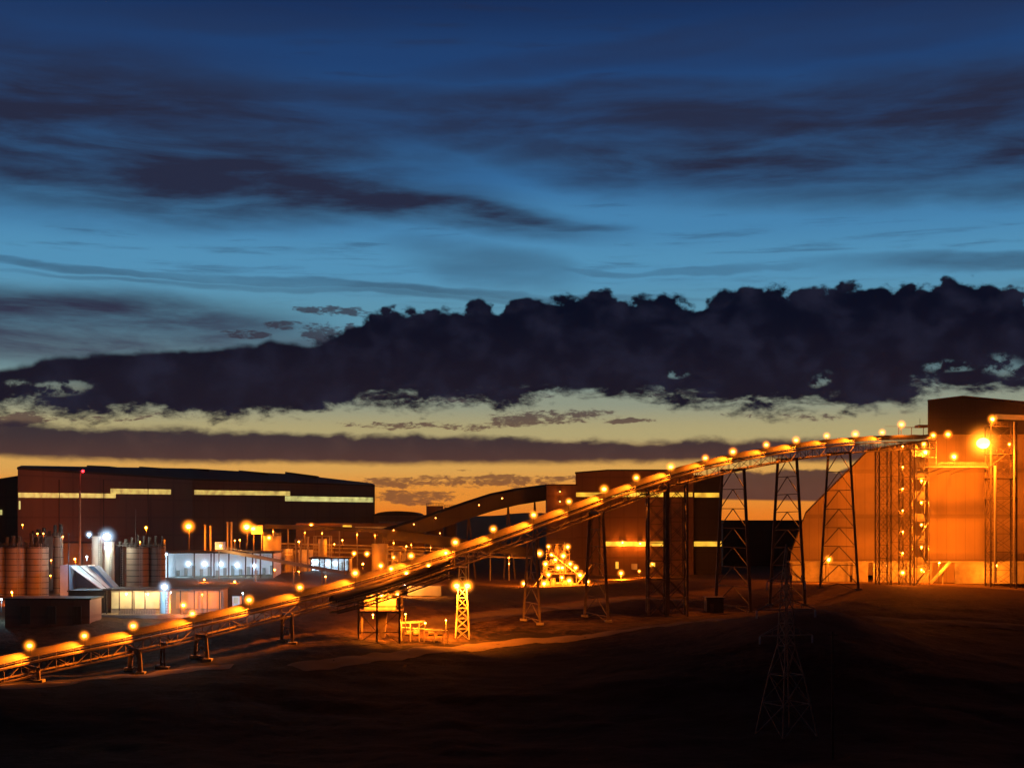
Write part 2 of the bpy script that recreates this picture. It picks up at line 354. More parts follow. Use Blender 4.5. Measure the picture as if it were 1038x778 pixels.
far_pts = np.array([[x, y, -21.0] for x in (-260, -180, -100, -20, 60, 140, 220, 300) for y in (480, 540, 620)])
far_pts = far_pts[np.abs(far_pts[:, 0]) < far_pts[:, 1] * .6]
cp = np.vstack([cp, far_pts])
def tps(r2): return r2 * np.log(r2 + 1e-9)
def fit(p):
    n = len(p); A = np.zeros((n + 3, n + 3)); S = 100.0
    q = p[:, :2] / S; d = ((q[:, None] - q[None]) ** 2).sum(-1)
    A[:n, :n] = tps(d) + np.eye(n) * .004; A[:n, n] = 1; A[:n, n + 1:] = q; A[n, :n] = 1; A[n + 1:, :n] = q.T
    b = np.zeros(n + 3); b[:n] = p[:, 2]
    return np.linalg.solve(A, b)
WT = fit(cp)
def sm(x, a, b):
    t = np.clip((x - a) / (b - a), 0, 1); return t * t * (3 - 2 * t)
_ph = [(rng.uniform(0, 6.28), rng.uniform(0, 6.28), rng.uniform(0, 6.28)) for _ in range(12)]
def rough_noise(x, y):
    z = 0
    for i, (a, b, c) in enumerate(_ph):
        f = .035 * 1.42 ** i; th = a
        z = z + (.55 / 1.32 ** i) * np.sin(f * (x * math.cos(th) + y * math.sin(th)) + b + 1.3 * np.sin(f * .7 * (y * math.cos(c) - x * math.sin(c)) + c))
    return z
def ground(x, y):
    x = np.atleast_1d(np.asarray(x, float)); y = np.atleast_1d(np.asarray(y, float))
    yc = np.clip(y, 165, 640); xl = yc * .46; xc = np.clip(x, -xl, xl)
    q = np.stack([xc, yc], 1) / 100.0; z = np.zeros(len(q))
    for s in range(0, len(q), 20000):
        d = ((q[s:s + 20000, None] - cp[None, :, :2] / 100.0) ** 2).sum(-1)
        z[s:s + 20000] = tps(d) @ WT[:-3] + WT[-3] + q[s:s + 20000] @ WT[-2:]
    z = np.clip(z, -36.5, -16)
    z = z + (-21 - z) * sm(y, 460, 540)
    z = z + rough_noise(x, y) * (.25 + .55 * sm(y, 300, 240)) * (1 - .9 * sm(y, 395, 425)) + np.abs(rough_noise(x * 2.7 + 90, y * 3.3)) * .5 * sm(y, 400, 370)
    # hillside the camera stands on
    nearz = np.interp(y, [-400, 2, 12, 40, 90, 150, 165], [-1.8, -1.8, -5, -14, -27, -34, -34])
    z = z * sm(y, 120, 168) + nearz * (1 - sm(y, 120, 168))
    # distant hills
    hz = -3 + 7 * np.sin(x / 190 + 2.4) + 5 * np.sin(x / 83 + 1) + 1.6 * np.sin(x / 31) + rough_noise(x * .2, y * .2) * 3
    z = z + (hz + 21) * sm(y, 1300, 2250)
    return z
def gz(x, y): return float(ground([x], [y])[0])
xs = np.unique(np.concatenate([np.linspace(-1450, -330, 30), np.linspace(-330, -200, 24), np.linspace(-200, 230, 240), np.linspace(230, 360, 24), np.linspace(360, 1450, 28)]))
ys = np.unique(np.concatenate([np.linspace(-340, 0, 12), np.linspace(0, 160, 34), np.linspace(160, 330, 128), np.linspace(330, 480, 92), np.linspace(480, 760, 50), np.linspace(760, 2700, 70)]))
GX, GY = np.meshgrid(xs, ys); GZ = ground(GX.ravel(), GY.ravel())
nx, ny = len(xs), len(ys)
verts = np.stack([GX.ravel(), GY.ravel(), GZ], 1)
idx = np.arange(nx * ny).reshape(ny, nx)
faces = np.stack([idx[:-1, :-1].ravel(), idx[:-1, 1:].ravel(), idx[1:, 1:].ravel(), idx[1:, :-1].ravel()], 1)
me = bpy.data.meshes.new('ground'); me.from_pydata(verts.tolist(), [], faces.tolist()); me.update()
me.polygons.foreach_set('use_smooth', [True] * len(me.polygons))
gm = bpy.data.materials.new('soil_scrub_and_shade'); gm.use_nodes = True; t = gm.node_tree; b = t.nodes['Principled BSDF']; b.inputs['Roughness'].default_value = .95
b.inputs['Specular IOR Level'].default_value = .1
tcn = t.nodes.new('ShaderNodeTexCoord'); a1 = t.nodes.new('ShaderNodeTexNoise'); a1.inputs['Scale'].default_value = .035; a1.inputs['Detail'].default_value = 8; a1.inputs['Roughness'].default_value = .65
a2 = t.nodes.new('ShaderNodeTexNoise'); a2.inputs['Scale'].default_value = .45; a2.inputs['Detail'].default_value = 8; a2.inputs['Roughness'].default_value = .7
for a in (a1, a2): t.links.new(tcn.outputs['Object'], a.inputs['Vector'])
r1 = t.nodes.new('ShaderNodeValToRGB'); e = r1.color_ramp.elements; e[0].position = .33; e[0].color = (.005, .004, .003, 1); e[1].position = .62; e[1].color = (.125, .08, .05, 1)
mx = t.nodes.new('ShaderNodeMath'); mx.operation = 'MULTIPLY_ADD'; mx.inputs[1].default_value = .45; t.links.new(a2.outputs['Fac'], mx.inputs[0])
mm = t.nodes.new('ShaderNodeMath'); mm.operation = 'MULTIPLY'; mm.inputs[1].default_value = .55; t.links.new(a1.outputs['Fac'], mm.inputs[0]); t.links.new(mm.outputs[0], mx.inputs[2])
# low scrub painted near-black for the unlit foreground; higher apron is bare pale soil
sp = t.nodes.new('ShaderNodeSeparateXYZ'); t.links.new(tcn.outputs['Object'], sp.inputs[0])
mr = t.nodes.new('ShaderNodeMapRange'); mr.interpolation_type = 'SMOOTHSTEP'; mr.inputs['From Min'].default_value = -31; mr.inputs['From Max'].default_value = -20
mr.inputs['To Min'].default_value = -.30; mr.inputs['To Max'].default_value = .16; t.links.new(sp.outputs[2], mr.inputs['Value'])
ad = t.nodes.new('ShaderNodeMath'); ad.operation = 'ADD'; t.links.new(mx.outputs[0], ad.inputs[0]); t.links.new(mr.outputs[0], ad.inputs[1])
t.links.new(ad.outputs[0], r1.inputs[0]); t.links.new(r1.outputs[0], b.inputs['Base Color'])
bn = t.nodes.new('ShaderNodeBump'); bn.inputs['Strength'].default_value = .8; bn.inputs['Distance'].default_value = .8; t.links.new(a2.outputs['Fac'], bn.inputs['Height']); t.links.new(bn.outputs[0], b.inputs['Normal'])
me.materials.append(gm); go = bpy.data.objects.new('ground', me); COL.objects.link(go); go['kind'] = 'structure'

def ray_ground(px, py, y0=150, y1=700):
    ysr = np.arange(y0, y1, .5); zr = ground(X(px, 1) * ysr, ysr); lr = Zp(py, 1) * ysr
    hit = np.nonzero(lr <= zr)[0]
    return float(ysr[hit[0]]) if len(hit) else y1
roadm = mat('pale_dirt_road', (.05, .034, .022), .95, 0, .2, .3, ('noise', 1.2, .5))
def road(name, pts, width):
    c = [Vector((x, y)) for x, y in pts]; L = []
    for i in range(len(c) - 1):
        for k in range(12): L.append(c[i].lerp(c[i + 1], k / 12))
    L.append(c[-1])
    for _ in range(8): L = [L[0]] + [(L[i - 1] + L[i] * 2 + L[i + 1]) / 4 for i in range(1, len(L) - 1)] + [L[-1]]
    vs = []; m = 7
    for i, p in enumerate(L):
        d = (L[min(i + 1, len(L) - 1)] - L[max(i - 1, 0)]).normalized(); n = Vector((-d.y, d.x))
        for k in range(m):
            q = p + n * width * (k / (m - 1) - .5) * (1 + .08 * math.sin(i * .9)); vs.append((q.x, q.y))
    A = np.array(vs); z = ground(A[:, 0], A[:, 1]) + .09
    V = [(a[0], a[1], zz) for a, zz in zip(vs, z)]
    Fc = [(i * m + k, i * m + k + 1, (i + 1) * m + k + 1, (i + 1) * m + k) for i in range(len(L) - 1) for k in range(m - 1)]
    me = bpy.data.meshes.new(name); me.from_pydata(V, [], Fc); me.materials.append(roadm); me.polygons.foreach_set('use_smooth', [True] * len(Fc))
    o = bpy.data.objects.new(name, me); COL.objects.link(o); o['kind'] = 'structure'
def onray(l): return [(X(px, ray_ground(px, py)), ray_ground(px, py)) for px, py in l]
road('dirt_road', onray([(300, 677), (375, 667), (450, 658), (519, 651), (600, 645), (680, 634), (735, 627)]), 7)
road('dirt_road', [(X(880, 343), 343), (X(930, 345), 345), (X(985, 345), 345), (X(1060, 345), 345), (X(1150, 345), 345)], 7)
road('dirt_road', onray([(-40, 700), (40, 694), (110, 688), (170, 681), (235, 676)]), 6)
road('dirt_road', [(X(400, 322), 322), (X(440, 328), 328), (X(500, 338), 345), (X(560, 360), 366), (X(640, 380), 392), (X(700, 400), 402)], 8)

# ------------------------------------------------------------------ lamps
def halo_mat(name, col, st):  # see-through shell whose emission fades to the rim, a painted lamp halo
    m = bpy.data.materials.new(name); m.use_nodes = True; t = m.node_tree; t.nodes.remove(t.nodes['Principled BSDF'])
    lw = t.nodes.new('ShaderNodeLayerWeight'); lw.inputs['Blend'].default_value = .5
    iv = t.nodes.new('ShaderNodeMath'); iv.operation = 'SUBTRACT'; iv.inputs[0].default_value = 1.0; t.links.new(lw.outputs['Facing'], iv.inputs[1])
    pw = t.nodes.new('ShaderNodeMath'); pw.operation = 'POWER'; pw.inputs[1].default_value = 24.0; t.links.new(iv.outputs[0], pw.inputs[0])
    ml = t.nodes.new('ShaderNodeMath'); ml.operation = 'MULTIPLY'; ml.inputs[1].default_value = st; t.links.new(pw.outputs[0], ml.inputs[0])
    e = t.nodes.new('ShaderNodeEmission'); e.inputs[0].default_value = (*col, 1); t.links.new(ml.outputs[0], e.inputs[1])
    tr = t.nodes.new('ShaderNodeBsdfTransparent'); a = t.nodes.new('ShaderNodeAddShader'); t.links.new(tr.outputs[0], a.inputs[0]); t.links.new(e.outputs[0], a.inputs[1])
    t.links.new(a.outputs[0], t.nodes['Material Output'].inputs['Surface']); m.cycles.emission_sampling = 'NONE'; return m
halo_o = halo_mat('amber_halo', (1.0, .235, .012), 3.2); halo_w = halo_mat('white_halo', (.45, .65, .9), 1.2)
def lamp(name, label, p, power, color=SOD, r=.5, group=None, pole=None, cat='lamp', small=False, toward=(0, -1), aim='auto', lr=.2, half=80):
    """p: lamp centre. pole: height of the post under it (None: short bracket)."""
    p = Vector(p); base = p - Vector((0, 0, pole if pole else 1.0)); r *= .8
    t = thing(name, label, cat, base, group)
    bm_ = bulb_o if color == SOD else bulb_w
    if small: bm_ = bulb_s
    MB().ball(p, r, 12, 8, .8).build('bulb', bm_, t, smooth=True)
    if r > .25 and not small: MB().ball(p, r * 5.2, 24, 16).build('halo_ball', halo_o if color == SOD else halo_w, t, smooth=True)  # added glow ball that draws a halo round the bulb, no glass part
    h = MB().cyl(p + Vector((0, .02, r * .82)), p + Vector((0, .02, r * .82 + .18)), r * .9, r * .35)
    h.build('lamp_head', darkm, t)
    m = MB(); 
    if pole:
        m.cyl(base + Vector((0, .3, 0)), p + Vector((0, r + .15, r * .9)), .09, .06, 8); m.beam(p + Vector((0, r + .15, r * .9)), p + Vector((0, 0, r + .05)), .1)
        m.build('pole', darkm, t)
    else:
        m.beam(base, p + Vector((0, r + .1, -.2)), .12); m.beam(p + Vector((0, r + .1, -.2)), p + Vector((0, r * .5, r + .1)), .1); m.build('bracket', darkm, t)
    if power: point(t, p + Vector((toward[0] * (r + .12), toward[1] * (r + .12), -r * .7)), power, color, lr, aim=((0, .45, -1) if power >= 1200 and color == SOD else None) if aim == 'auto' else aim, half=half)
    return t
ORD = ['first', 'second', 'third', 'fourth', 'fifth', 'sixth', 'seventh', 'eighth', 'ninth', 'tenth', 'eleventh', 'twelfth', 'thirteenth', 'fourteenth', 'fifteenth', 'sixteenth',
       'seventeenth', 'eighteenth', 'nineteenth', 'twentieth', 'twenty-first', 'twenty-second', 'twenty-third', 'twenty-fourth']

# ------------------------------------------------------------------ open conveyor gallery
def gallery(path, label, hood_r=1.25, depth=2.6, width=4.4, seg=3.0):
    """path: list of Vector along the crown of the hood."""
    P = [path[0]]
    for a, b in zip(path[:-1], path[1:]):
        n = max(1, int((b - a).length / seg))
        for k in range(1, n + 1): P.append(a.lerp(b, k / n))
    for _ in range(2): P = [P[0]] + [(P[i - 1] + P[i] * 2 + P[i + 1]) / 4 for i in range(1, len(P) - 1)] + [P[-1]]
    t = thing('conveyor', label, 'conveyor', P[0] - Vector((0, 0, 4)))
    d0 = (P[-1] - P[0]); d0.z = 0; d0.normalize(); nrm = Vector((d0.y, -d0.x, 0))     # towards the camera
    up = Vector((0, 0, 1)); deck = -1.9; off = -.55
    hood = MB(); K = 9
    for i, p in enumerate(P):
        rr = hood_r * (1.0 if i % 2 else 1.1); c = p + up * (-hood_r) + nrm * off
        for k in range(K + 1):
            a = math.pi * k / K; hood.v.append(tuple(c + nrm * math.cos(a) * rr + up * (math.sin(a) * rr)))
    for i in range(len(P) - 1):
        for k in range(K): a = i * (K + 1) + k; hood.f.append((a, a + 1, a + K + 2, a + K + 1))
    hood.build('hood', hoodm, t)
    dk = MB(); belt = MB()
    for a, b in zip(P[:-1], P[1:]):
        for s in (1, -1):
            dk.beam(a + up * (deck) + nrm * s * (width / 2 - .55), b + up * deck + nrm * s * (width / 2 - .55), 1.05, .08)
        belt.beam(a + up * (deck + .45) + nrm * off, b + up * (deck + .45) + nrm * off, 1.9, .1)
        dk.beam(a + up * (deck - .15) - nrm * width / 2, a + up * (deck - .15) + nrm * width / 2, .14, .2)
    dk.build('walkway', steel, t); belt.build('belt', darkm, t)
    for s in (1, -1):
        tr = MB(); hr = MB(); e = nrm * s * width / 2
        for i, (a, b) in enumerate(zip(P[:-1], P[1:])):
            tr.beam(a + e + up * (deck - .1), b + e + up * (deck - .1), .22, .3)
            tr.beam(a + e + up * (deck - depth), b + e + up * (deck - depth), .22, .3)
            tr.beam(a + e + up * (deck - .1), a + e + up * (deck - depth), .13)
            if i % 2: tr.beam(a + e + up * (deck - .1), b + e + up * (deck - depth), .11)
            else: tr.beam(a + e + up * (deck - depth), b + e + up * (deck - .1), .11)
            hr.beam(a + e + up * (deck + 1.1), b + e + up * (deck + 1.1), .07); hr.beam(a + e + up * (deck + .6), b + e + up * (deck + .6), .05)
            hr.beam(a + e + up * deck, a + e + up * (deck + 1.1), .06)
        tr.build('side_truss', steel, t); hr.build('handrail', galv, t)
    fl = MB()
    for a in P[::2]: fl.beam(a + up * (deck - depth) - nrm * width / 2, a + up * (deck - depth) + nrm * width / 2, .14)
    for a, b in zip(P[:-1], P[1:]): fl.beam(a + up * (deck - depth), b + up * (deck - depth), .1)
    fl.build('cross_tie', steel, t)
    return t, nrm
path = [PT(px, hood_y(px), convY(px)) for px in list(range(-70, 700, 35)) + list(range(700, 955, 22))]
conv, NRM = gallery(path, 'long inclined conveyor gallery with dark hood and lit walkway climbing to the tall ochre building')
lamps_px = [(30, 654), (85.5, 644), (135, 634), (195, 621.5), (252.5, 607.6), (304, 595), (360, 580.5), (416.7, 563), (461.5, 549.3), (500, 536), (541, 521.6), (576.7, 508), (612.4, 495.5), (645, 484),
            (680, 473), (715, 464), (743, 457.6), (776.8, 450.6), (807, 446), (838, 441.5), (867, 439.8), (894.3, 438)]
for i, (px, py) in enumerate(lamps_px):
    Yc = convY(px); p = PT(px, py, Yc) 
    hz_ = Zp(hood_y(px), Yc) - 1.9
    Yl_ = Yc + 2.4 / ((px - 519) / F * NRM.x + NRM.y); p = PT(px, py, Yl_)
    lamp('conveyor_lamp', f'{ORD[i]} sodium lamp from the left in the row along the long inclined conveyor', p, (15000, 11000, 13500, 9500)[i % 4] * (.9 if i < 7 else 1), r=(.56, .5, .54, .47)[i % 4] * (1 if i < 12 else 1.1), aim=(-NRM.x * .5 + NRM.y * .75, -NRM.y * .5 - NRM.x * .75, -.9), half=50,
         group='sodium lamps along the inclined conveyor', pole=max(1.2, p.z - hz_))

# second short gallery at the transfer point
p2 = [PT(px, y, convY(px) - 8) for px, y in ((338, 604), (372, 596), (405, 585), (432, 576), (455, 567))]
gallery(p2, 'short second conveyor gallery running just below the long one over the steel transfer tower', width=3.2, depth=1.6)
for i, (px, py) in enumerate(((386, 573), (396.5, 576), (412, 580.5), (434.5, 573), (452, 560))):
    Yc = convY(px) - 5.5
    lamp('transfer_lamp', ['low lamp beside the seventh conveyor lamp above the transfer tower', 'second low lamp above the middle of the transfer tower', 'third low lamp over the right post of the transfer tower',
         'fourth low lamp where the short gallery passes right of the transfer tower', 'fifth low lamp at the upper end of the short gallery'][i], PT(px, py, Yc), 900, r=.42, group='lamps at the transfer point', pole=2.0)

# ------------------------------------------------------------------ trestles
TD = Vector((NRM.x, NRM.y, 0)).normalized()
def bent(label, px, py_top, top_span, foot_span, levels, w=.55, Yc=None, brace=.16, name='trestle', skirt=None):
    """two splayed legs across the gallery with inverted-V bracing"""
    Yc = Yc or convY(px); c = Vector((X(px, Yc), Yc, 0)); k = F / Yc * abs(TD.x - TD.y * (px - 519) / F)
    ht, hf = top_span / k / 2, foot_span / k / 2; zt = Zp(py_top, Yc)
    t = thing(name, label, 'trestle', (c.x, c.y, gz(c.x, c.y)), 'steel trestles carrying the inclined conveyor')
    L = []
    for s in (1, -1):
        ft = c + TD * s * hf; ft.z = gz(ft.x, ft.y) - .3; tp = c + TD * s * ht; tp.z = zt
        lg = MB().beam(ft, tp, w); lg.build('leg', steel, t)
        MB().box(ft.x - .9, ft.x + .9, ft.y - .9, ft.y + .9, ft.z - .6, ft.z + .75).build('footing', conc, t)
        L.append((ft, tp))
    cb_ = MB().beam(L[0][1] + TD * .5, L[1][1] - TD * .5, .45, .6); cb_.build('cap_beam', steel, t)
    br = MB()
    pr = None
    for i in range(levels + 1):
        f = (i + .35) / (levels + .35)
        a = L[0][0].lerp(L[0][1], f); b = L[1][0].lerp(L[1][1], f)
        if i < levels or True: br.beam(a, b, brace)
        if pr:
            mid = (a + b) / 2; br.beam(pr[0], mid, brace); br.beam(pr[1], mid, brace)
        pr = (a, b)
    a0, b0 = L[0][0], L[1][0]; f = .35 / (levels + .35); mid = (L[0][0].lerp(L[0][1], f) + L[1][0].lerp(L[1][1], f)) / 2
    br.beam(a0, mid, brace); br.beam(b0, mid, brace)
    br.build('bracing', steel, t)
    return t
def tower(label, px, Yc, py_top, wpx, dm, n, cat='tower', name='lattice_tower', zb=None, leg=.35, br_w=.14, m=steel, group=None, rot=0.0, parts_extra=None, taper=1.0):
    c = Vector((X(px, Yc), Yc, 0)); hw = wpx * Yc / F / 2; zt = Zp(py_top, Yc); z0 = (gz(c.x, c.y) - .3) if zb is None else zb
    t = thing(name, label, cat, (c.x, c.y, z0), group)
    R = Matrix.Rotation(rot, 3, 'Z'); cor = []
    for sx_, sy_ in ((-1, -1), (1, -1), (1, 1), (-1, 1)):
        o_ = R @ Vector((sx_ * hw, sy_ * dm / 2, 0)); o2 = o_ * taper
        a = Vector((c.x + o_.x, c.y + o_.y, z0)); b = Vector((c.x + o2.x, c.y + o2.y, zt)); cor.append((a, b)); MB().beam(a, b, leg).build('leg', m, t)
    br = MB()
    for i in range(n):
        for j in range(4):
            a0, a1 = cor[j]; b0, b1 = cor[(j + 1) % 4]; f0, f1 = i / n, (i + 1) / n
            p, q, r_, s_ = a0.lerp(a1, f0), b0.lerp(b1, f0), a0.lerp(a1, f1), b0.lerp(b1, f1)
            br.beam(r_, s_, br_w); br.beam(p, s_, br_w); br.beam(q, r_, br_w)
    br.build('bracing', m, t)
    return t, cor
bent('short stubby trestle at the far left under the first conveyor lamp', 33, 676, 11, 13, 1, .6)
bent('low trestle on thick legs below the third conveyor lamp from the left', 137, 658, 8, 11, 1, .8)
bent('thin low trestle between the third and fourth conveyor lamps from the left', 165, 652, 3, 4, 1, .35)
bent('low trestle under the fourth conveyor lamp from the left', 204, 644, 9, 13, 2, .6)
bent('low two-legged trestle just right of the fifth conveyor lamp', 291, 622, 9, 11, 2, .6)
bent('slim tapering trestle in front of the left edge of the bright process tower', 539, 548, 8, 17, 5, .5)
bent('plain thick-legged trestle just right of the bright process tower', 604.5, 519, 13, 24, 6, .7, brace=.14)
bent('tall trestle with its left leg behind the dark block', 743, 476, 22, 36, 7, .75, brace=.2)
bent('tall trestle standing behind the lattice power pylon', 798, 465, 19, 36, 8, .7, brace=.2)
bent('tall pale trestle in front of the left slope of the ochre stockpile building', 850.5, 459, 22, 39, 7, .6, brace=.2)
Yt = convY(675)
tower('wide dark lattice tower, left of two joined under the conveyor beside the brown building', 665.5, Yt, 494, 18, 5.5, 7, cat='tower', leg=.5, br_w=.17)
tower('wide dark lattice tower, right of two joined under the conveyor beside the brown building', 686, Yt, 490, 19, 5.5, 7, cat='tower', leg=.5, br_w=.17)
Yt = convY(900)
tower('narrow lattice tower, left of the pair under the upper end of the conveyor', 895.3, Yt, 456, 12, 4.5, 10, cat='tower', leg=.34, br_w=.12)
tower('narrow lattice tower with a column of lamps, right of the pair under the conveyor end', 919, Yt + 2, 456, 11.5, 4.5, 10, cat='tower', leg=.34, br_w=.12)
jb = thing('bridging_steelwork', 'cross-braced steel frame joining the two narrow lattice towers under the conveyor end', 'frame', (X(907, Yt), Yt, -20))
m = MB()
for k in range(10):
    z0, z1 = -19 + k * 3.95, -19 + (k + 1) * 3.95; xa, xb = X(901.8, Yt), X(912.9, Yt)
    m.beam((xa, Yt - 2.2, z0), (xb, Yt - 2.2, z1), .12); m.beam((xb, Yt - 2.2, z0), (xa, Yt - 2.2, z1), .12); m.beam((xa, Yt - 2.2, z1), (xb, Yt - 2.2, z1), .14)
m.build('bracing', steel, jb)
for i, py in enumerate((452, 473, 495, 517, 538.5, 560, 580)):
    lamp('tower_lamp', f'{ORD[i]} small lamp from the top in the column on the right narrow lattice tower', PT(915, py, Yt - 2.5), 900, r=.3 if i < 6 else .55, group='lamps in a column on the narrow lattice tower')

# transfer tower, open steel house at the conveyor bend
Yh = 306; x0, x1 = X(363.5, Yh), X(405, Yh); zt_, zf, zb_ = Zp(600, Yh), Zp(619.5, Yh), gz((x0 + x1) / 2, Yh) - .2
tt = thing('transfer_tower', 'open steel transfer tower with a glaring lit upper floor below the conveyor', 'tower', ((x0 + x1) / 2, Yh + 3, zb_))
for xx in (x0, x0 + (x1 - x0) * .45, x1):
    for yy in (Yh, Yh + 7): MB().beam((xx, yy, zb_), (xx, yy, zt_), .42).build('leg', steel, tt)
MB().box(x0 - .4, x1 + .4, Yh - .4, Yh + 7.4, zf - .15, zf + .15).build('floor', steel, tt)
m = MB()
for z in (zt_, (zt_ + zf) / 2 + .9, zf + 1.1):
    for yy in (Yh, Yh + 7): m.beam((x0, yy, z), (x1, yy, z), .22)
    for xx in (x0, x1): m.beam((xx, Yh, z), (xx, Yh + 7, z), .22)
m.beam((x0, Yh, zf), (x0 + 4, Yh, zb_ + 2.4), .16); m.beam((x1, Yh, zf), (x0 + 4, Yh, zb_ + 2.4), .16); m.beam((x0, Yh, zb_ + 2.4), (x1, Yh, zb_ + 2.4), .2)
m.beam((x0, Yh, zb_), (x0 + 3.5, Yh, zb_ + 2.4), .14); m.beam((x1, Yh, zb_), (x1 - 3.5, Yh, zb_ + 2.4), .14)
m.build('bracing', steel, tt)
m = MB(); m.box(x0 + 1, x1 - 1, Yh + 2.2, Yh + 5, zf + .2, zf + 2.6); m.prism([(x0 + 2, zf + 2.6), (x1 - 2, zf + 2.6), (x1 - 3.2, zt_ + .3), (x0 + 3.2, zt_ + .3)], Yh + 2.4, Yh + 4.8); m.build('chute', tankm, tt)
m = MB().prism([(x0 + 3.4, zf - .2), (x0 + 6, zf - .2), (x0 + 5.4, zb_ + 1), (x0 + 4.4, zb_ + 1)], Yh + 2.5, Yh + 4.5); m.build('hopper', steel, tt)
m = MB()
for k in range(2):
    a = Vector((x1 - 5 + k * 1.5, Yh - .7, zt_ - .6 + k * .3)); m.beam(a, a + Vector((5, 0, 1.7)), .12); 
for k in range(9): m.beam((x1 - 5 + k * .6, Yh - .7, zt_ - .6 + k * .2), (x1 - 4.6 + k * .6, Yh - .7, zt_ - 1.9 + k * .25), .08)
m.build('stair', galv, tt)
for i, (px, py) in enumerate(((370, 603), (377, 604), (387, 603), (395, 606), (403, 601.5))):
    lamp('floor_lamp', f'{ORD[i]} glaring floodlight from the left inside the upper floor of the transfer tower', PT(px, py, Yh + .6), 1600, aim=(0, 1, -.8), r=.42, group='floodlights in the transfer tower')
# pumps and pipes on a skid right of it
Ys = 309; sk = thing('pipe_skid', 'low skid of pipes and tanks on the bright ground right of the transfer tower', 'machinery', (X(425, Ys), Ys, gz(X(425, Ys), Ys)))
zg = gz(X(425, Ys), Ys); m = MB()
for px in (407, 416, 425, 430, 440, 449, 454):
    m.beam((X(px, Ys), Ys, zg - .3), (X(px, Ys), Ys, zg + (4 if px < 430 else 2.3)), .22)
m.beam((X(405, Ys), Ys, zg + 4), (X(430, Ys), Ys, zg + 4.2), .25); m.beam((X(416, Ys), Ys, zg + 2), (X(430, Ys), Ys, zg + 4), .15); m.beam((X(430, Ys), Ys, zg + 2.3), (X(454, Ys), Ys, zg + 2.3), .25)
m.beam((X(405, Ys), Ys + 3, zg + 4), (X(430, Ys), Ys + 3, zg + 4.2), .25); m.build('frame', galv, sk)
for k, px in enumerate((410, 418, 434, 443)):
    MB().cyl((X(px, Ys), Ys + 1.6, zg + 1.7), (X(px + 6, Ys), Ys + 1.6, zg + 1.7), .7, n=14).build('vessel', tankm, sk, smooth=False)
MB().cyl((X(406, Ys), Ys + .6, zg + 3), (X(452, Ys), Ys + .8, zg + 2.2), .16, n=8).build('pipe', tankm, sk)
lamp('skid_or_fill_lamp', 'small lamp on the end of the pipe skid by the transfer tower', PT(431, 631, Ys + 1), 500, r=.3)
lamp('skid_or_fill_lamp', 'lamp under the transfer tower beside its right foot', PT(411, 622, Ys - 2), 8000, aim=(0, .3, -1), r=.28, pole=4)
lamp('skid_or_fill_lamp', 'added fill lamp under the floor of the transfer tower', PT(378, 622.5, Yh + 3), 8000, aim=(0, .2, -1), r=.28)  # added lamp, brightens the ground that the tower floor shades
lamp('skid_or_fill_lamp', 'low added fill lamp lighting the ground between pipe skid and lattice mast', PT(452, 628, 313), 7000, aim=(0, .5, -1), r=.25, pole=3)  # added lamp without a seen source, brightens this stretch of ground
# lattice light mast with two floodlights
tw, cor = tower('slender pale lattice mast with a pair of glaring floodlights right of the pipe skid', 468.8, 318, 574, 14, 3.4, 7, cat='light mast', name='light_mast', leg=.26, br_w=.1, m=galv, taper=.45)
MB().beam(PT(461, 595, 318), PT(477, 595, 318), .25).build('lamp_bar', galv, tw)
MB().box(X(465, 316), X(473, 316), 315, 321, Zp(575, 318), Zp(575, 318) + .2).build('platform', galv, tw)
for px, s in ((463, 'left'), (473.7, 'right')):
    lamp('mast_floodlight', f'{s} of the two glaring floodlights on the slender lattice mast', PT(px, 593.4, 315.5), 15000, aim=(0, .35, -1), half=80, r=.75, group='floodlights on the lattice mast')

# ------------------------------------------------------------------ buildings
def strip_window(parent, a, b, h, m, n=8, proud=.12, fr=.55):
    """lit glazing from a to b (bottom corners on the facade), slightly proud of it"""
    a = Vector(a); b = Vector(b); d = (b - a); up = Vector((0, 0, h)); nv = Vector((d.y, -d.x, 0)).normalized() * proud
    g = MB().add([a + nv, b + nv, b + nv + up, a + nv + up, a - nv * .3, b - nv * .3, b + up - nv * .3, a + up - nv * .3],
                 [(0, 1, 2, 3), (5, 4, 7, 6), (0, 4, 5, 1), (3, 2, 6, 7), (0, 3, 7, 4), (1, 5, 6, 2)]).build('window', m, parent)
    f = MB()
    for k in range(n + 1):
        q = a.lerp(b, k / n) + nv * 1.5; f.beam(q, q + up, fr)
    f.beam(a + nv * 1.5, b + nv * 1.5, fr); f.beam(a + nv * 1.5 + up, b + nv * 1.5 + up, fr)
    fo = f.build('frame', steel, g if False else None)
    fo.parent = g; fo.matrix_parent_inverse = g.matrix_world.inverted() if False else Matrix.Translation(-parent.location)
    return g
# big left concentrator hall (receding to the right)
A0, A1, A2 = (18, 500), (195, 620), (380, 705)
def wallpt(px):
    Yv = np.interp(px, [A0[0], A1[0], A2[0]], [0, 1, 2])
    # piecewise straight in plan
    seg = (A0, A1) if px <= 195 else (A1, A2); pa = Vector((X(*seg[0]), seg[0][1])); pb = Vector((X(*seg[1]), seg[1][1])); u = (px - 519) / F
    d = pb - pa; tt_ = (u * pa.y - pa.x) / (d.x - u * d.y); q = pa + d * tt_; return q
def WP(px, py):
    q = wallpt(px); return Vector((q.x, q.y, Zp(py, q.y)))
hall = thing('processing_hall', 'huge dark processing hall with long lit strip windows and roof vents at left', 'building', (*wallpt(195), -21))
back = Vector((-20, 90, 0))
tops = [WP(18, 473), WP(195, 484.5), WP(380, 491)]
m = MB()
for p in tops: m.v += [tuple(p), (p.x, p.y, -22.0)]
bk = [p + back for p in tops]
for p in bk: m.v += [tuple(p), (p.x, p.y, -22.0)]
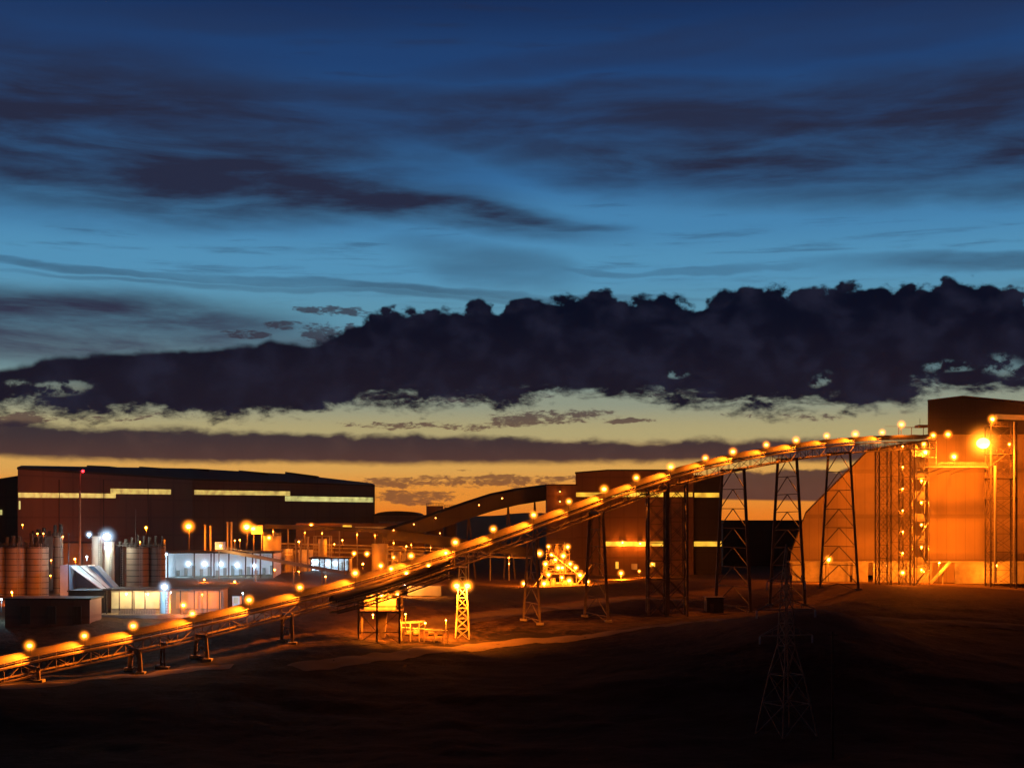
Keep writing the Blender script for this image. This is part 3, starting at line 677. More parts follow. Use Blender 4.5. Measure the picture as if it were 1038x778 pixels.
m.f += [(0, 1, 3, 2), (2, 3, 5, 4), (4, 5, 11, 10), (10, 11, 9, 8), (8, 9, 7, 6), (6, 7, 1, 0)]
m.build('wall', clad_b, hall)
rdg = []
for (px, py) in ((22, 471.5), (195, 474.5), (300, 480.5), (377, 489.5)):
    q = wallpt(px); rdg.append(Vector((X(px, q.y + 34), q.y + 34, Zp(py, q.y + 34))))
m = MB(); ev = [tops[0], tops[1], WP(300, 488.2), tops[2]]
out_ = Vector((0, -.8, 0))
m.v += [tuple(p + out_ - Vector((0, 0, .1))) for p in ev] + [tuple(p) for p in rdg] + [tuple(p + back * .7 - Vector((0, 0, 1))) for p in ev] + [tuple(p + out_ - Vector((0, 0, .9))) for p in ev]
m.f += [(i, i + 1, i + 5, i + 4) for i in range(3)] + [(i + 4, i + 5, i + 9, i + 8) for i in range(3)] + [(0, 4, 8), (3, 11, 7)] + [(i + 12, i + 13, i + 1, i) for i in range(3)]
m.build('roof', roofm, hall)
for a, b, ya, yb in ((88, 112, 471.3, 472.3), (141, 164, 472.5, 474), (192, 212, 474.3, 475.3), (242, 272, 476.3, 479), (289, 321, 477.8, 482)):
    Yr = wallpt((a + b) / 2).y + 30
    pa, pb = PT(a, ya, Yr), PT(b, yb, Yr); m = MB()
    m.add([pa, pb, pb + Vector((0, 9, 0)), pa + Vector((0, 9, 0)), pa - Vector((0, 0, 4.5)), pb - Vector((0, 0, 4.5)), pb + Vector((0, 9, -4.5)), pa + Vector((0, 9, -4.5))],
          [(0, 1, 2, 3), (0, 4, 5, 1), (1, 5, 6, 2), (2, 6, 7, 3), (3, 7, 4, 0)]); m.build('roof_vent', roofm, hall)
def sw(par, pa, pb, h, mt, n):
    strip_window(par, pa, pb, h, mt, n)
sw(hall, WP(18.5, 504), WP(117, 504.5), 1.75, win_y, 10); sw(hall, WP(112, 500.2), WP(173, 500.8), 2.1, win_y, 7)
sw(hall, WP(197, 501), WP(294, 502), 2.0, win_y, 11); sw(hall, WP(289, 507.6), WP(378, 508.8), 2.4, win_g, 9)
for px in (60, 105, 150):
    q = WP(px, 483); m = MB(); m.beam(Vector((q.x, q.y - .15, q.z - 1)), Vector((q.x, q.y - .15, -21)), .35); m.build('downpipe', clad_d, hall)
strip_window(hall, WP(19, 516), WP(20.5, 516), 3.0, win_g, 1)
# lower hall at the far left
m = MB(); Yl = 520; lh = thing('side_hall', 'lower dark hall at the far left edge beside the huge processing hall', 'building', (X(-40, Yl), Yl, -21))
m.prism([(X(-140, Yl), -22), (X(18.2, Yl), -22), (X(18.2, Yl), Zp(482.5, Yl)), (X(0, Yl), Zp(486, Yl)), (X(-140, Yl), Zp(508, Yl))], Yl, Yl + 60); m.build('wall', clad_b, lh)
m = MB().add([(X(-142, Yl), Yl - .6, Zp(508, Yl) + .15), (X(18.2, Yl), Yl - .6, Zp(482.3, Yl) + .15), (X(18.2, Yl), Yl + 60, Zp(482.3, Yl) + .3), (X(-142, Yl), Yl + 60, Zp(508, Yl) + .3)], [(0, 1, 2, 3)]); m.build('roof', roofm, lh)
MB().box(X(-.5, Yl), X(2.3, Yl), Yl - .3, Yl - .1, Zp(521.5, Yl), Zp(516.5, Yl)).build('window', win_g, lh)

def simple_building(name, label, px0, px1, pt, pb_, Y_, depth, wm, roof=True, cat='building', zb=None, rise=.35, over=.4):
    z0 = zb if zb is not None else min(gz(X(px0, Y_), Y_), gz(X(px1, Y_), Y_), Zp(pb_, Y_)) - .3
    t = thing(name, label, cat, (X((px0 + px1) / 2, Y_), Y_, z0))
    a, b_ = X(px0, Y_), X(px1, Y_); zt = Zp(pt, Y_)
    MB().box(a, b_, Y_, Y_ + depth, z0, zt - rise).build('wall', wm, t)
    if roof: MB().box(a - over, b_ + over, Y_ - over, Y_ + depth + over, zt - rise + .003, zt).build('roof', roofm, t)
    return t
# low building right of the hall with an arched hump
lb = simple_building('low_hall', 'low flat-roofed hall with an arched roof hump right of the huge processing hall', 379, 427, 521.5, 560, 700, 40, clad_b)
m = MB(); c = PT(402, 521.5, 700); pts = [(c.x + 11 * math.cos(math.pi * k / 12), c.z + 1.9 * math.sin(math.pi * k / 12)) for k in range(13)]
m.prism(pts, 700, 740); m.build('roof_hump', roofm, lb)
MB().box(X(384, 699.5), X(420, 699.5), 699.3, 699.7, Zp(534, 700), Zp(528, 700)).build('pale_band', tankm, lb)
# two storage tanks behind the covered gallery
def tank(name, label, px0, px1, pt, Y_, m_, pb_=None, group=None, rings=4, rail=True, cat='tank', cone=0.0, zb=None, rail_m=None):
    c = (px0 + px1) / 2; r = (px1 - px0) * Y_ / F / 2; z0 = zb if zb is not None else gz(X(c, Y_), Y_) - .3; zt = Zp(pt, Y_)
    t = thing(name, label, cat, (X(c, Y_), Y_ + r, z0), group); cx, cyy = X(c, Y_), Y_ + r
    MB().cyl((cx, cyy, z0), (cx, cyy, zt), r, n=36).build('shell', m_, t, smooth=False)
    if cone: MB().cyl((cx, cyy, zt), (cx, cyy, zt + cone), r * .98, r * .15, n=36).build('roof', m_, t)
    rg = MB(); n = rings
    for k in range(1, n + 1):
        z = z0 + (zt - z0) * k / (n + .0) - (.15 if k == n else 0); rg.cyl((cx, cyy, z - .09), (cx, cyy, z + .09), r + .07, n=36)
    rg.build('hoop', m_ if m_ is not silom else silod, t)
    if rail:
        rl = MB(); K = 18
        for k in range(K):
            a = 2 * math.pi * k / K; b_ = 2 * math.pi * (k + 1) / K
            p = Vector((cx + r * math.cos(a), cyy + r * math.sin(a), zt)); q = Vector((cx + r * math.cos(b_), cyy + r * math.sin(b_), zt)); u = Vector((0, 0, 1.1))
            rl.beam(p, p + u, .07); rl.beam(p + u, q + u, .07); rl.beam(p + u * .5, q + u * .5, .05)
        rl.build('handrail', rail_m or steel, t)
    ld = MB()
    for k in range(int((zt - z0) / .6)): ld.beam((cx + r * .55 - .3, cyy - r * .86 - .15, z0 + k * .6), (cx + r * .55 + .3, cyy - r * .86 - .15, z0 + k * .6), .06)
    ld.beam((cx + r * .55 - .3, cyy - r * .86 - .15, z0), (cx + r * .55 - .3, cyy - r * .86 - .15, zt + 1), .07); ld.beam((cx + r * .55 + .3, cyy - r * .86 - .15, z0), (cx + r * .55 + .3, cyy - r * .86 - .15, zt + 1), .07)
    ld.build('ladder', galv, t)
    return t
tank('storage_tank', 'larger brown tank with roof railing behind the covered gallery, under the orange sky', 431.6, 449, 512.5, 560, clad_b)
tank('storage_tank', 'smaller brown tank half hidden by the covered gallery, right of the larger tank', 450, 463, 514, 565, clad_b)

# covered gallery rising to a box-shaped transfer house
Yg = 480; gp = [(388, 538, 12), (423, 527.5, 14), (445, 520, 16), (475, 509.5, 16), (500, 501.5, 16), (525, 496.5, 15), (556, 492.5, 14)]
cg = thing('covered_gallery', 'enclosed dark conveyor gallery curving up to a box-shaped transfer house', 'conveyor', PT(388, 545, Yg))
m = MB(); rf = MB()
for i, (px, py, h) in enumerate(gp):
    y_ = Yg + i * 3; p = PT(px, py, y_); q = PT(px, py + h, y_); m.v += [tuple(p), tuple(q), tuple(q + Vector((-2, 4, 0))), tuple(p + Vector((-2, 4, 0)))]
    rf.v += [tuple(p + Vector((0, -.35, .05))), tuple(p + Vector((-2, 4.3, .05))), tuple(p + Vector((-1, 2, .7)))]
for i in range(len(gp) - 1):
    for a, b in ((0, 1), (1, 2), (2, 3), (3, 0)): m.f.append((i * 4 + a, i * 4 + b, i * 4 + 4 + b, i * 4 + 4 + a))
    for a, b in ((0, 2), (2, 1)): rf.f.append((i * 3 + a, i * 3 + b, i * 3 + 3 + b, i * 3 + 3 + a))
m.f += [(0, 3, 2, 1), tuple(range(len(gp) * 4 - 4, len(gp) * 4))]
m.build('shell', clad_d, cg); rf.build('roof', roofm, cg)
sup = [(475, 522), (515, 512), (542, 508)]
for px, py in sup:
    p = PT(px, py, Yg + 10); MB().beam(p, (p.x - 1.5, p.y, -21.5), .5).build('leg', steel, cg); MB().beam(p, (p.x + 2.5, p.y, -21.5), .5).build('leg', steel, cg)
for i, (px, py) in enumerate(((399, 537), (419.5, 531), (441.6, 524.6), (485.6, 511.5), (509, 504.7), (446, 540))):
    lamp('wall_lamp', f'{ORD[i]} tiny pale lamp on the side of the covered dark gallery', PT(px, py, Yg - 2 + i * 2.6), 60, r=.3, group='tiny lamps on the covered gallery', small=True)
th = simple_building('transfer_house', 'box-shaped brown transfer house at the top of the covered gallery', 554, 584, 490.5, 560, 492, 12, clad_b, zb=-21.5)
for i, py in enumerate((498, 508)): lamp('wall_lamp', f'{("upper", "lower")[i]} small lamp on the wall of the box-shaped transfer house', PT(567.5, py, 490.8), 80, r=.32, small=True)

# brown mill building in the middle
Yc_ = 525; mbd = thing('mill_building', 'large brown mill building behind the conveyor with lit strip windows above and below', 'building', (X(650, Yc_), Yc_, -21.5))
m = MB(); m.prism([(X(583.5, Yc_), -22), (X(703, Yc_), -22), (X(703, Yc_), Zp(477, Yc_)), (X(616, Yc_), Zp(477, Yc_)), (X(583.5, Yc_), Zp(479.5, Yc_))], Yc_, Yc_ + 60, 4); m.build('wall', clad_b, mbd)
m = MB(); m.prism([(X(582.8, Yc_), Zp(479.6, Yc_)), (X(616, Yc_), Zp(477, Yc_)), (X(703.5, Yc_), Zp(477, Yc_)), (X(703.5, Yc_), Zp(475.6, Yc_)), (X(616, Yc_), Zp(475.6, Yc_)), (X(582.8, Yc_), Zp(478.2, Yc_))], Yc_ - .6, Yc_ + 60.5, 4); m.build('roof', roofm, mbd)
MB().box(X(703.2, Yc_), X(732, Yc_), Yc_ + 2, Yc_ + 60, -22, Zp(481, Yc_)).build('annex', clad_d, mbd)
sw(mbd, PT(584, 503.2, Yc_), PT(702, 503.2, Yc_), 1.6, win_o, 14); sw(mbd, PT(704, 503.8, Yc_ + 2), PT(729, 503.8, Yc_ + 2), 1.7, win_o, 4)
sw(mbd, PT(614, 553.2, Yc_), PT(672.6, 553.2, Yc_), 1.7, win_o, 8)
sw(mbd, PT(703.5, 553.4, Yc_ + 2), PT(731.5, 553.4, Yc_ + 2), 1.8, win_o, 4)
for px in (600, 608, 680, 692): MB().beam(PT(px, 505, Yc_ - .2), (X(px, Yc_), Yc_ - .2, -21), .35).build('downpipe', clad_d, mbd)
for px0, px1, y0, y1, mt in ((624, 627, 569, 576, win_o), (640, 646, 571, 577, win_a), (658, 664, 570, 574, win_o)):
    MB().box(X(px0, Yc_), X(px1, Yc_), Yc_ - .2, Yc_ - .05, Zp(y1, Yc_), Zp(y0, Yc_)).build('window', mt, mbd)
lamp('yard_lamp', 'low star-bright lamp on the bank in front of the brown mill building', PT(629.5, 580.5, 452), 9000, r=.6, pole=2.2)
lamp('yard_lamp', 'dimmer low lamp right of the star-bright one before the mill building', PT(648, 578.5, 500), 1500, r=.35, pole=5)
for i, (px, py) in enumerate(((631, 549.5), (649, 550.5))):
    lamp('wall_lamp', f'{("left", "right")[i]} white-hot spot lamp on the lower window strip of the mill building', PT(px, py, Yc_ - 1.2), 900, r=.5)
lamp('wall_lamp', 'pale spot lamp at the dark lattice tower foot against the mill building', PT(661, 571.5, 500), 900, r=.4, pole=6)
# low dark shed between mill building and stockpile building
simple_building('long_shed', 'long low dark shed between the mill building and the stockpile building', 733, 822, 527, 560, 620, 40, clad_d, zb=-22)

# stockpile building: sloped left part and tall house at right
Ye = 470; st = thing('stockpile_building', 'huge ochre stockpile building with a sloping left side behind the trestles', 'building', (X(880, Ye), Ye, -21))
m = MB(); m.prism([(X(800, Ye), -19), (X(802, Ye), Zp(560, Ye)), (X(817, Ye), Zp(520, Ye)), (X(880, Ye), Zp(457, Ye)), (X(946, Ye), Zp(446, Ye)), (X(946, Ye), -19)], Ye, Ye + 70, 21); m.build('wall', clad_o, st)
m = MB()
prof = [(801.2, 560), (816.2, 519.6), (879.5, 456.2), (946, 445.2)]
for (a, b), (c_, d_) in zip(prof[:-1], prof[1:]): 
    p, q = PT(a, b, Ye), PT(c_, d_, Ye); m.add([p + Vector((0, -.5, .05)), q + Vector((0, -.5, .05)), q + Vector((21, 71, .05)), p + Vector((21, 71, .05)), p + Vector((0, -.5, .4)), q + Vector((0, -.5, .4)), q + Vector((21, 71, .4)), p + Vector((21, 71, .4))],
      [(0, 3, 2, 1), (4, 5, 6, 7), (0, 1, 5, 4), (3, 7, 6, 2)])
m.build('roof', clad_d, st)
Yd = 462; hh = thing('head_house', 'tall ochre head house with a dark brown gabled top at the right edge', 'building', (X(1000, Yd), Yd, -21))
m = MB().prism([(X(940.5, Yd), -21.5), (X(1150, Yd), -21.5), (X(1150, Yd), Zp(440, Yd)), (X(940.5, Yd), Zp(440, Yd))], Yd, Yd + 60, 19); m.build('wall', clad_o, hh)
m = MB().prism([(X(940, Yd), Zp(439.8, Yd)), (X(1150, Yd), Zp(439.8, Yd)), (X(1150, Yd), Zp(419, Yd)), (X(975, Yd), Zp(402.8, Yd)), (X(940, Yd), Zp(406.8, Yd))], Yd - .5, Yd + 60, 19); m.build('upper_wall', clad_d, hh)
m = MB()
for (a, b), (c_, d_) in (((939.3, 406.6), (975, 402.2)), ((975, 402.2), (1151, 418.4))):
    p, q = PT(a, b, Yd), PT(c_, d_, Yd); m.add([p + Vector((0, -1, .02)), q + Vector((0, -1, .02)), q + Vector((19, 61, .02)), p + Vector((19, 61, .02)), p + Vector((0, -1, .4)), q + Vector((0, -1, .4)), q + Vector((19, 61, .4)), p + Vector((19, 61, .4))],
      [(0, 3, 2, 1), (4, 5, 6, 7), (0, 1, 5, 4), (3, 7, 6, 2), (0, 4, 7, 3), (1, 2, 6, 5)])
m.build('roof', steel, hh)
strip_window(hh, PT(1009, 424.5, Yd - .5), PT(1060, 426.5, Yd - .5), 1.6, win_a, 8)
# low wall and apron at the foot of both
ap = thing('plinth_wall', 'low pale lit wall with dark openings along the foot of the ochre buildings', 'wall', (X(900, 452), 452, -20))
Yp = 452; m = MB()
segs = [(803, 812), (816, 834), (837, 859), (866, 880), (888, 918), (923, 945), (968, 1004), (1008, 1026), (1030, 1100)]
for a, b in segs: m.box(X(a, Yp), X(b, Yp), Yp, Yp + .6, -21, Zp(570, Yp))
m.box(X(800, Yp), X(1100, Yp), Yp - .1, Yp + 4, Zp(570, Yp) + .003, Zp(568.5, Yp)); m.build('wall', conc, ap)
m = MB()
for a in (814, 835, 860, 865, 886, 920, 1006, 1028): m.box(X(a, Yp) - .35, X(a, Yp) + .35, Yp - .5, Yp + .2, -21, Zp(570, Yp) - .003)
m.build('column', galv, ap)
rp = thing('inclined_chute', 'slanting pale chute rising from the ground left of the bright apron', 'chute', (X(950, 446), 446, -20))
MB().beam(PT(943, 591, 446), PT(963, 569, 446), .8, .8).build('trough', galv, rp); MB().beam(PT(956, 577, 446.5), (X(956, 446), 446.5, -21), .3).build('leg', galv, rp)
for k, (a, b) in enumerate(((944, 952), )):
    MB().beam(PT(935, 590, 447), PT(942, 580, 447), .6).build('rail', galv, rp)

# stair tower by the conveyor end
sx0, sx1, Yst = X(927.5, 440), X(940, 440), 438
stt = thing('stair_tower', 'open lit stair tower with bright landings beside the narrow lattice towers', 'stair tower', ((sx0 + sx1) / 2, Yst + 2, -20.5))
for xx in (sx0, sx1):
    for yy in (Yst, Yst + 5): MB().beam((xx, yy, -20.8), (xx, yy, Zp(450, 440)), .22).build('leg', galv, stt)
for k, py in enumerate((463, 484.5, 507, 529.5, 552, 574)):
    z = Zp(py, 440); MB().box(sx0, sx1, Yst, Yst + 5, z - .1, z + .05).build('landing', galv, stt)
    s_ = MB(); z2 = Zp(py + 21.5, 440) if k < 5 else -20.5
    a, b = ((sx0, sx1) if k % 2 else (sx1, sx0)); s_.beam((a, Yst + .5, z2), (b, Yst + .5, z), .12, .25); s_.beam((a, Yst + 1.4, z2), (b, Yst + 1.4, z), .12, .25)
    for q in range(10): f = q / 10; s_.box(*sorted((a + (b - a) * f, a + (b - a) * f + .3)), Yst + .5, Yst + 1.4, z2 + (z - z2) * f, z2 + (z - z2) * f + .05)
    s_.beam((a, Yst + .4, z2 + 1), (b, Yst + .4, z + 1), .06); s_.beam((sx0, Yst, z + 1.1), (sx1, Yst, z + 1.1), .07); s_.beam((sx0, Yst, z + .6), (sx1, Yst, z + .6), .05)
    s_.build('flight', galv, stt)
    MB().box(sx0 + .2, sx1 - .2, Yst + 4.7, Yst + 4.9, z + .4, z + 2.9).build('screen', tankm, stt)
for k, py in enumerate((487, 509, 531.5, 554, 577)):
    lamp('landing_lamp', f'{ORD[k]} lamp from the top inside the lit landings of the open stair tower', PT(934, py, 440.5), 2200, aim=None, r=.32, group='lamps inside the stair tower')
# walkway and platform with floodlights to the head house
Yw = 440; wk = thing('walkway_bridge', 'horizontal railed walkway bridge running along the ochre wall to the right service tower', 'walkway', PT(932, 473, Yw))
m = MB(); a, b = PT(930, 472.5, Yw), PT(1006, 472.5, Yw); m.box(a.x, b.x, Yw, Yw + .9, a.z - .25, a.z); m.build('deck', galv, wk)
m = MB(); 
for k in range(41): 
    p = a.lerp(b, k / 40); m.beam(p, p + Vector((0, 0, 1.2 if k % 4 else 1.2)), .05)
m.beam(a + Vector((0, 0, 1.2)), b + Vector((0, 0, 1.2)), .07); m.beam(a + Vector((0, 0, .6)), b + Vector((0, 0, .6)), .05); m.build('handrail', galv, wk)
m = MB(); p = PT(928, 466, Yw); 
for px0, px1, py in ((927, 950, 454), (930, 949, 463)): m.box(X(px0, Yw), X(px1, Yw), Yw + .2, Yw + 4, Zp(py, Yw) - .12, Zp(py, Yw)); 
for px in (928, 935, 942, 949): m.beam(PT(px, 472, Yw + .1), PT(px, 447, Yw + .1), .16)
m.build('platform_frame', galv, wk)
m = MB()
for px in (945, 958, 972, 986): m.beam(PT(px, 473, Yw + 1), PT(px, 473, Yw + 20) if False else Vector((X(px, Yw), Yd, Zp(478, Yw))), .2)
m.build('strut', galv, wk)
Yr_ = 440
tw2, cr2 = tower('tall service tower with platforms in front of the head house at the right', 1014.5, Yr_, 430, 26, 5, 9, cat='tower', name='service_tower', leg=.4, br_w=.10, m=steel)
for py in (432, 460, 484, 505): 
    MB().box(X(1000, Yr_), X(1029, Yr_), Yr_ - 2.8, Yr_ + 3, Zp(py, Yr_) - .15, Zp(py, Yr_)).build('platform', steel, tw2)
m = MB(); m.cyl((X(1005.5, Yr_), Yr_ - 3, -20), (X(1005.5, Yr_), Yr_ - 3, Zp(472, Yr_)), .45); m.cyl((X(1024.5, Yr_), Yr_ - 3.2, -20), (X(1024.5, Yr_), Yr_ - 3.2, Zp(428, Yr_)), .3); m.build('pipe', tankm, tw2)
m = MB()
for py in (432, 460): 
    z = Zp(py, Yr_); m.beam((X(1000, Yr_), Yr_ - 2.8, z + 1.1), (X(1029, Yr_), Yr_ - 2.8, z + 1.1), .07); 
    for k in range(9): m.beam((X(1000 + k * 3.6, Yr_), Yr_ - 2.8, z), (X(1000 + k * 3.6, Yr_), Yr_ - 2.8, z + 1.1), .06)
m.beam(PT(1000, 475, Yr_ - 2.8), PT(1020, 460, Yr_ - 2.8), .2); m.beam(PT(1008, 447, Yr_ - 2.8), PT(1022, 435, Yr_ - 2.8), .2)
m.build('handrail', steel, tw2)
lamp('floodlight', 'largest and brightest floodlight of all, glaring beside the service tower at right', PT(996.5, 449, 434), 52000, aim=(.0, 1, -.5), lr=1.3, half=78, r=2.6, pole=2.5)
lamp('floodlight', 'amber floodlight at the top of the service tower under the dark gable', PT(1006, 424.5, 435), 4500, aim=(0, .8, -.2), r=.75, pole=2)
lamp('wall_lamp', 'single lamp on the ochre wall below the walkway end', PT(967, 462.5, 437), 7000, aim=(0, .8, -.5), r=.8, pole=2.5)
lamp('wall_lamp', 'lamp at the upper landing of the stair tower below the conveyor end', PT(936.7, 450, 436), 2500, r=.6)
lamp('wall_lamp', 'left of two lamps where the conveyor enters the head house', PT(946, 441, 433), 2200, r=.6, group='lamps at the conveyor entry')
lamp('wall_lamp', 'right of two lamps where the conveyor enters the head house', PT(961, 440, 433), 2200, r=.7, group='lamps at the conveyor entry')
lamp('wall_lamp', 'raised lamp on the small railed platform over the conveyor end', PT(913.8, 430, 426), 2200, r=.65, pole=3)
lamp('wall_lamp', 'bright lamp behind the railings at the head of the stair tower', PT(938, 458, 439), 9000, aim=(0, .8, -.3), half=86, r=.8)
lamp('wall_lamp', 'small lamp on the pipe beside the service tower', PT(1023, 450, 434), 900, r=.35)
lamp('yard_lamp', 'low bright yard lamp between the legs of the pale trestle', PT(840, 566.5, 440), 7000, aim=(0.1, .9, -.3), half=86, r=.7, pole=7)
lamp('yard_lamp', 'low added fill lamp lighting the pale apron at the foot of the head house', PT(952, 570, 444), 6500, aim=(0, .9, -.1), half=86, r=.3, pole=6)  # added fill lamp, lifts the shadow band low on the ochre wall
lamp('yard_lamp', 'low lamp at the foot of the pair of narrow lattice towers', PT(899, 573, 446), 3000, aim=(0, .9, .1), half=86, r=.3, pole=5)
lamp('yard_lamp', 'low added fill lamp at the foot of the service tower', PT(1010, 573, 446), 6500, aim=(0, .9, .1), half=86, r=.35, pole=5)  # second added fill lamp for the shaded lower wall
tl = thing('roof_platform', 'small railed platform with an aerial above the conveyor end', 'platform', PT(925, 440, 430))
m = MB(); 
for px in (911, 924, 936): m.beam(PT(px, 441, 430), PT(px, 433, 430), .16)
m.beam(PT(911, 433, 430), PT(940, 433, 430), .2); m.beam(PT(932.5, 433, 430), PT(932.5, 424, 430), .1); m.beam(PT(897, 432, 430), PT(912, 432, 430), .08); m.build('frame', steel, tl)
MB().box(X(930, 430), X(940, 430), 429, 433, Zp(433, 430), Zp(430.5, 430)).build('cabin', tankm, tl)

# dark equipment block by the tall trestle
Yb = 372; bx = simple_building('equipment_block', 'small dark block standing at the left leg of the tall trestle', 716.5, 733.5, 605, 621, Yb, 5, darkm, cat='cabin', rise=.2)
MB().box(X(720, Yb), X(723.5, Yb), Yb - .08, Yb - .01, Zp(620, Yb), Zp(611.5, Yb)).build('door', steel, bx)

# bright process tower
Yq = 442; pt_ = thing('process_tower', 'dazzling lit open-frame process tower with vessels stepped like a pyramid', 'process plant', (X(569, Yq), Yq, -21))
rr_ = random.Random(11)
lv = [(594, 547, 592), (581, 549, 590), (572, 551, 583), (561, 554, 577), (551, 556, 571)]
m = MB()
for i_, ((py, a, b), (py2, a2, b2)) in enumerate(zip(lv[:-1], lv[1:])):
    z0, z1 = Zp(py, Yq), Zp(py2, Yq); n_ = 5 - (i_ > 1)
    xsx = sorted([X(a2, Yq), X(b2, Yq)] + [X(rr_.uniform(a2 + 3, b2 - 3), Yq) for _ in range(n_ - 2)])
    for xx in xsx:
        for yy in (Yq, Yq + 6): m.beam((xx, yy, z0), (xx, yy, z1 + rr_.choice((0, 0, 1.2))), .2)
    for xa_, xb_ in zip(xsx[:-1], xsx[1:]):
        if rr_.random() < .6: m.beam((xa_, Yq, z0), (xb_, Yq, z1), .11)
        if rr_.random() < .5: m.beam((xb_, Yq, z0), (xa_, Yq, z1), .11)
    m.beam((xsx[0], Yq - .2, z1 + 1.1), (xsx[-1], Yq - .2, z1 + 1.1), .08); m.beam((xsx[0], Yq - .2, z1 + .6), (xsx[-1], Yq - .2, z1 + .6), .06)
    MB().box(xsx[0] - .3, xsx[-1] + .3, Yq - .3, Yq + 6.3, z1 - .12, z1 + .06).build('floor', steel, pt_)
m.build('frame', steel, pt_)
for k in range(15):
    li = rr_.choice((0, 0, 0, 1, 1, 2, 2, 3)); py, a, b = lv[li]; a2, b2 = lv[li + 1][1:]
    px = rr_.uniform(a2 + 2, b2 - 2); r = rr_.uniform(.4, 1.2); z = Zp(py, Yq) + .1; q = Yq + rr_.uniform(1.4, 4.6)
    if rr_.random() < .65: MB().cyl((X(px, Yq), q, z), (X(px, Yq), q, z + rr_.uniform(1.4, 2.6)), r, r * rr_.uniform(.6, 1), n=14).build('vessel', tankm, pt_)
    else: MB().cyl((X(px, Yq) - r, q, z + r), (X(px, Yq) + 2 * r, q, z + r), r * .6, n=12).build('pipe', tankm, pt_)
for (a, b), (c_, d_) in (((586, 590), (600, 572)), ((550, 583), (541, 594)), ((558, 560), (590, 585))):
    MB().beam(PT(a, b, Yq - 1), PT(c_, d_, Yq - 1), .5, .3).build('chute', galv, pt_)
MB().cyl(PT(572, 562, Yq + 1), PT(572, 549, Yq + 1), .4).build('stack', tankm, pt_)
for i, (px, py, P_) in enumerate(((556, 553.5, 2200), (575.5, 553.8, 2200), (547, 560.5, 2500), (559, 562, 3000), (553, 571, 3000), (566, 575, 3000), (570, 575, 2600), (583.5, 575, 2000), (588, 582.5, 2200), (569.5, 585, 2600),
                                  (556, 582, 3000), (551.5, 591, 3000), (596, 589, 2000), (531, 591, 2200), (571, 563, 1500), (563, 567, 2500), (578, 571, 1500), (577, 588, 2200))):
    names = ['at the top left corner', 'at the top right corner', 'standing out at the left side below the top', 'on the upper left floor', 'at the left of the middle floor', 'in the centre of the middle floor',
             'just right of the centre of the middle floor', 'at the right of the middle floor', 'on the lower right corner', 'in the centre of the lower floor', 'at the left of the lower floor', 'at the left foot',
             'standing right of the foot', 'standing well left of the foot, behind the slim trestle', 'beside the chimney stack', 'in the heart of the upper floor', 'right of the upper floor', 'near the ground at the right']
    lamp('plant_lamp', 'lamp ' + names[i] + ' of the dazzling process tower', PT(px, py, Yq - 2.6), P_ * .8, aim=(0, 1, -.35), half=84, r=.44 + .12 * (i % 3), group='lamps on the process tower')

# ------------------------------------------------------------------ long open shed / pipe rack in the middle distance
Yk = 478
pr = thing('pipe_rack', 'long open-sided pipe rack with a dark roof and lit columns in the middle distance', 'pipe rack', (X(400, Yk), Yk, -21))
line = [(268, 531), (330, 533), (392, 536), (463, 545), (540, 555)]
m = MB()
for (a, b), (c_, d_) in zip(line[:-1], line[1:]):
    p, q = PT(a, b, Yk), PT(c_, d_, Yk); h1 = 1.4 if a < 390 else 3.4
    m.add([p, q, q + Vector((0, 0, -h1)), p + Vector((0, 0, -h1)), p + Vector((0, 9, 0)), q + Vector((0, 9, 0)), q + Vector((0, 9, -h1)), p + Vector((0, 9, -h1))], [(0, 3, 2, 1), (4, 5, 6, 7), (0, 1, 5, 4), (3, 7, 6, 2), (0, 4, 7, 3), (1, 2, 6, 5)])
m.build('roof', roofm, pr)
cols = [277, 292, 309, 326.5, 344, 362, 380, 399, 417, 436.5, 455, 475, 497, 516, 534]
m2 = MB()
for px in cols:
    yt = np.interp(px, [l[0] for l in line], [l[1] for l in line]) + 2
    MB().beam(PT(px, yt, Yk + .5), (X(px, Yk), Yk + .5, -21.5), .38).build('column', galv, pr)
m2 = MB()
for z, r in ((-8.5, .28), (-9.6, .2), (-11, .35)): m2.cyl((X(270, Yk), Yk + 3, z), (X(538, Yk), Yk + 3, z - 2.5), r, n=10)
m2.build('pipe', tankm, pr)
for i, px in enumerate((277, 309, 326.5, 362, 380, 399, 417, 436.5, 516)):
    yt = np.interp(px, [l[0] for l in line], [l[1] for l in line]) + (7 if px < 390 else 13)
    lamp('rack_lamp', f'{ORD[i]} dim lamp from the left on the columns of the long pipe rack', PT(px, yt, Yk - 1.2), 420, r=.2, group='dim lamps on the pipe rack columns', small=True)
# lit panels on hall foot
pan = thing('lit_annex', 'low annex with bright amber windows at the right foot of the processing hall', 'building', (X(370, 520), 520, -21))
MB().box(X(300, 520), X(430, 520), 520, 530, -21.5, Zp(530, 520)).build('wall', clad_b, pan)
MB().box(X(347.5, 520), X(356.5, 520), 519.7, 519.95, Zp(536.8, 520), Zp(532, 520)).build('window', win_o, pan)
MB().box(X(360, 520), X(392, 520), 519.7, 519.95, Zp(538, 520), Zp(533.5, 520)).build('window', win_a, pan)
lamp('wall_lamp', 'glowing uplight on the processing hall wall above the pipe rack', PT(315.5, 532, 508), 14000, aim=(0, .3, 1), r=.5)
lamp('wall_lamp', 'left small lamp of two beside the grey tank box', PT(359, 560.5, 455), 900, r=.5); lamp('wall_lamp', 'right small lamp of two beside the grey tank box', PT(372, 561, 455), 1100, r=.55)
lamp('wall_lamp', 'small amber lamp right of the grey tank box', PT(399, 564.5, 450), 500, r=.38)
tank('grey_tank', 'squat pale grey tank behind the conveyor lamps in the middle', 376, 392.5, 551, 460, tankm, zb=-21, rings=3)

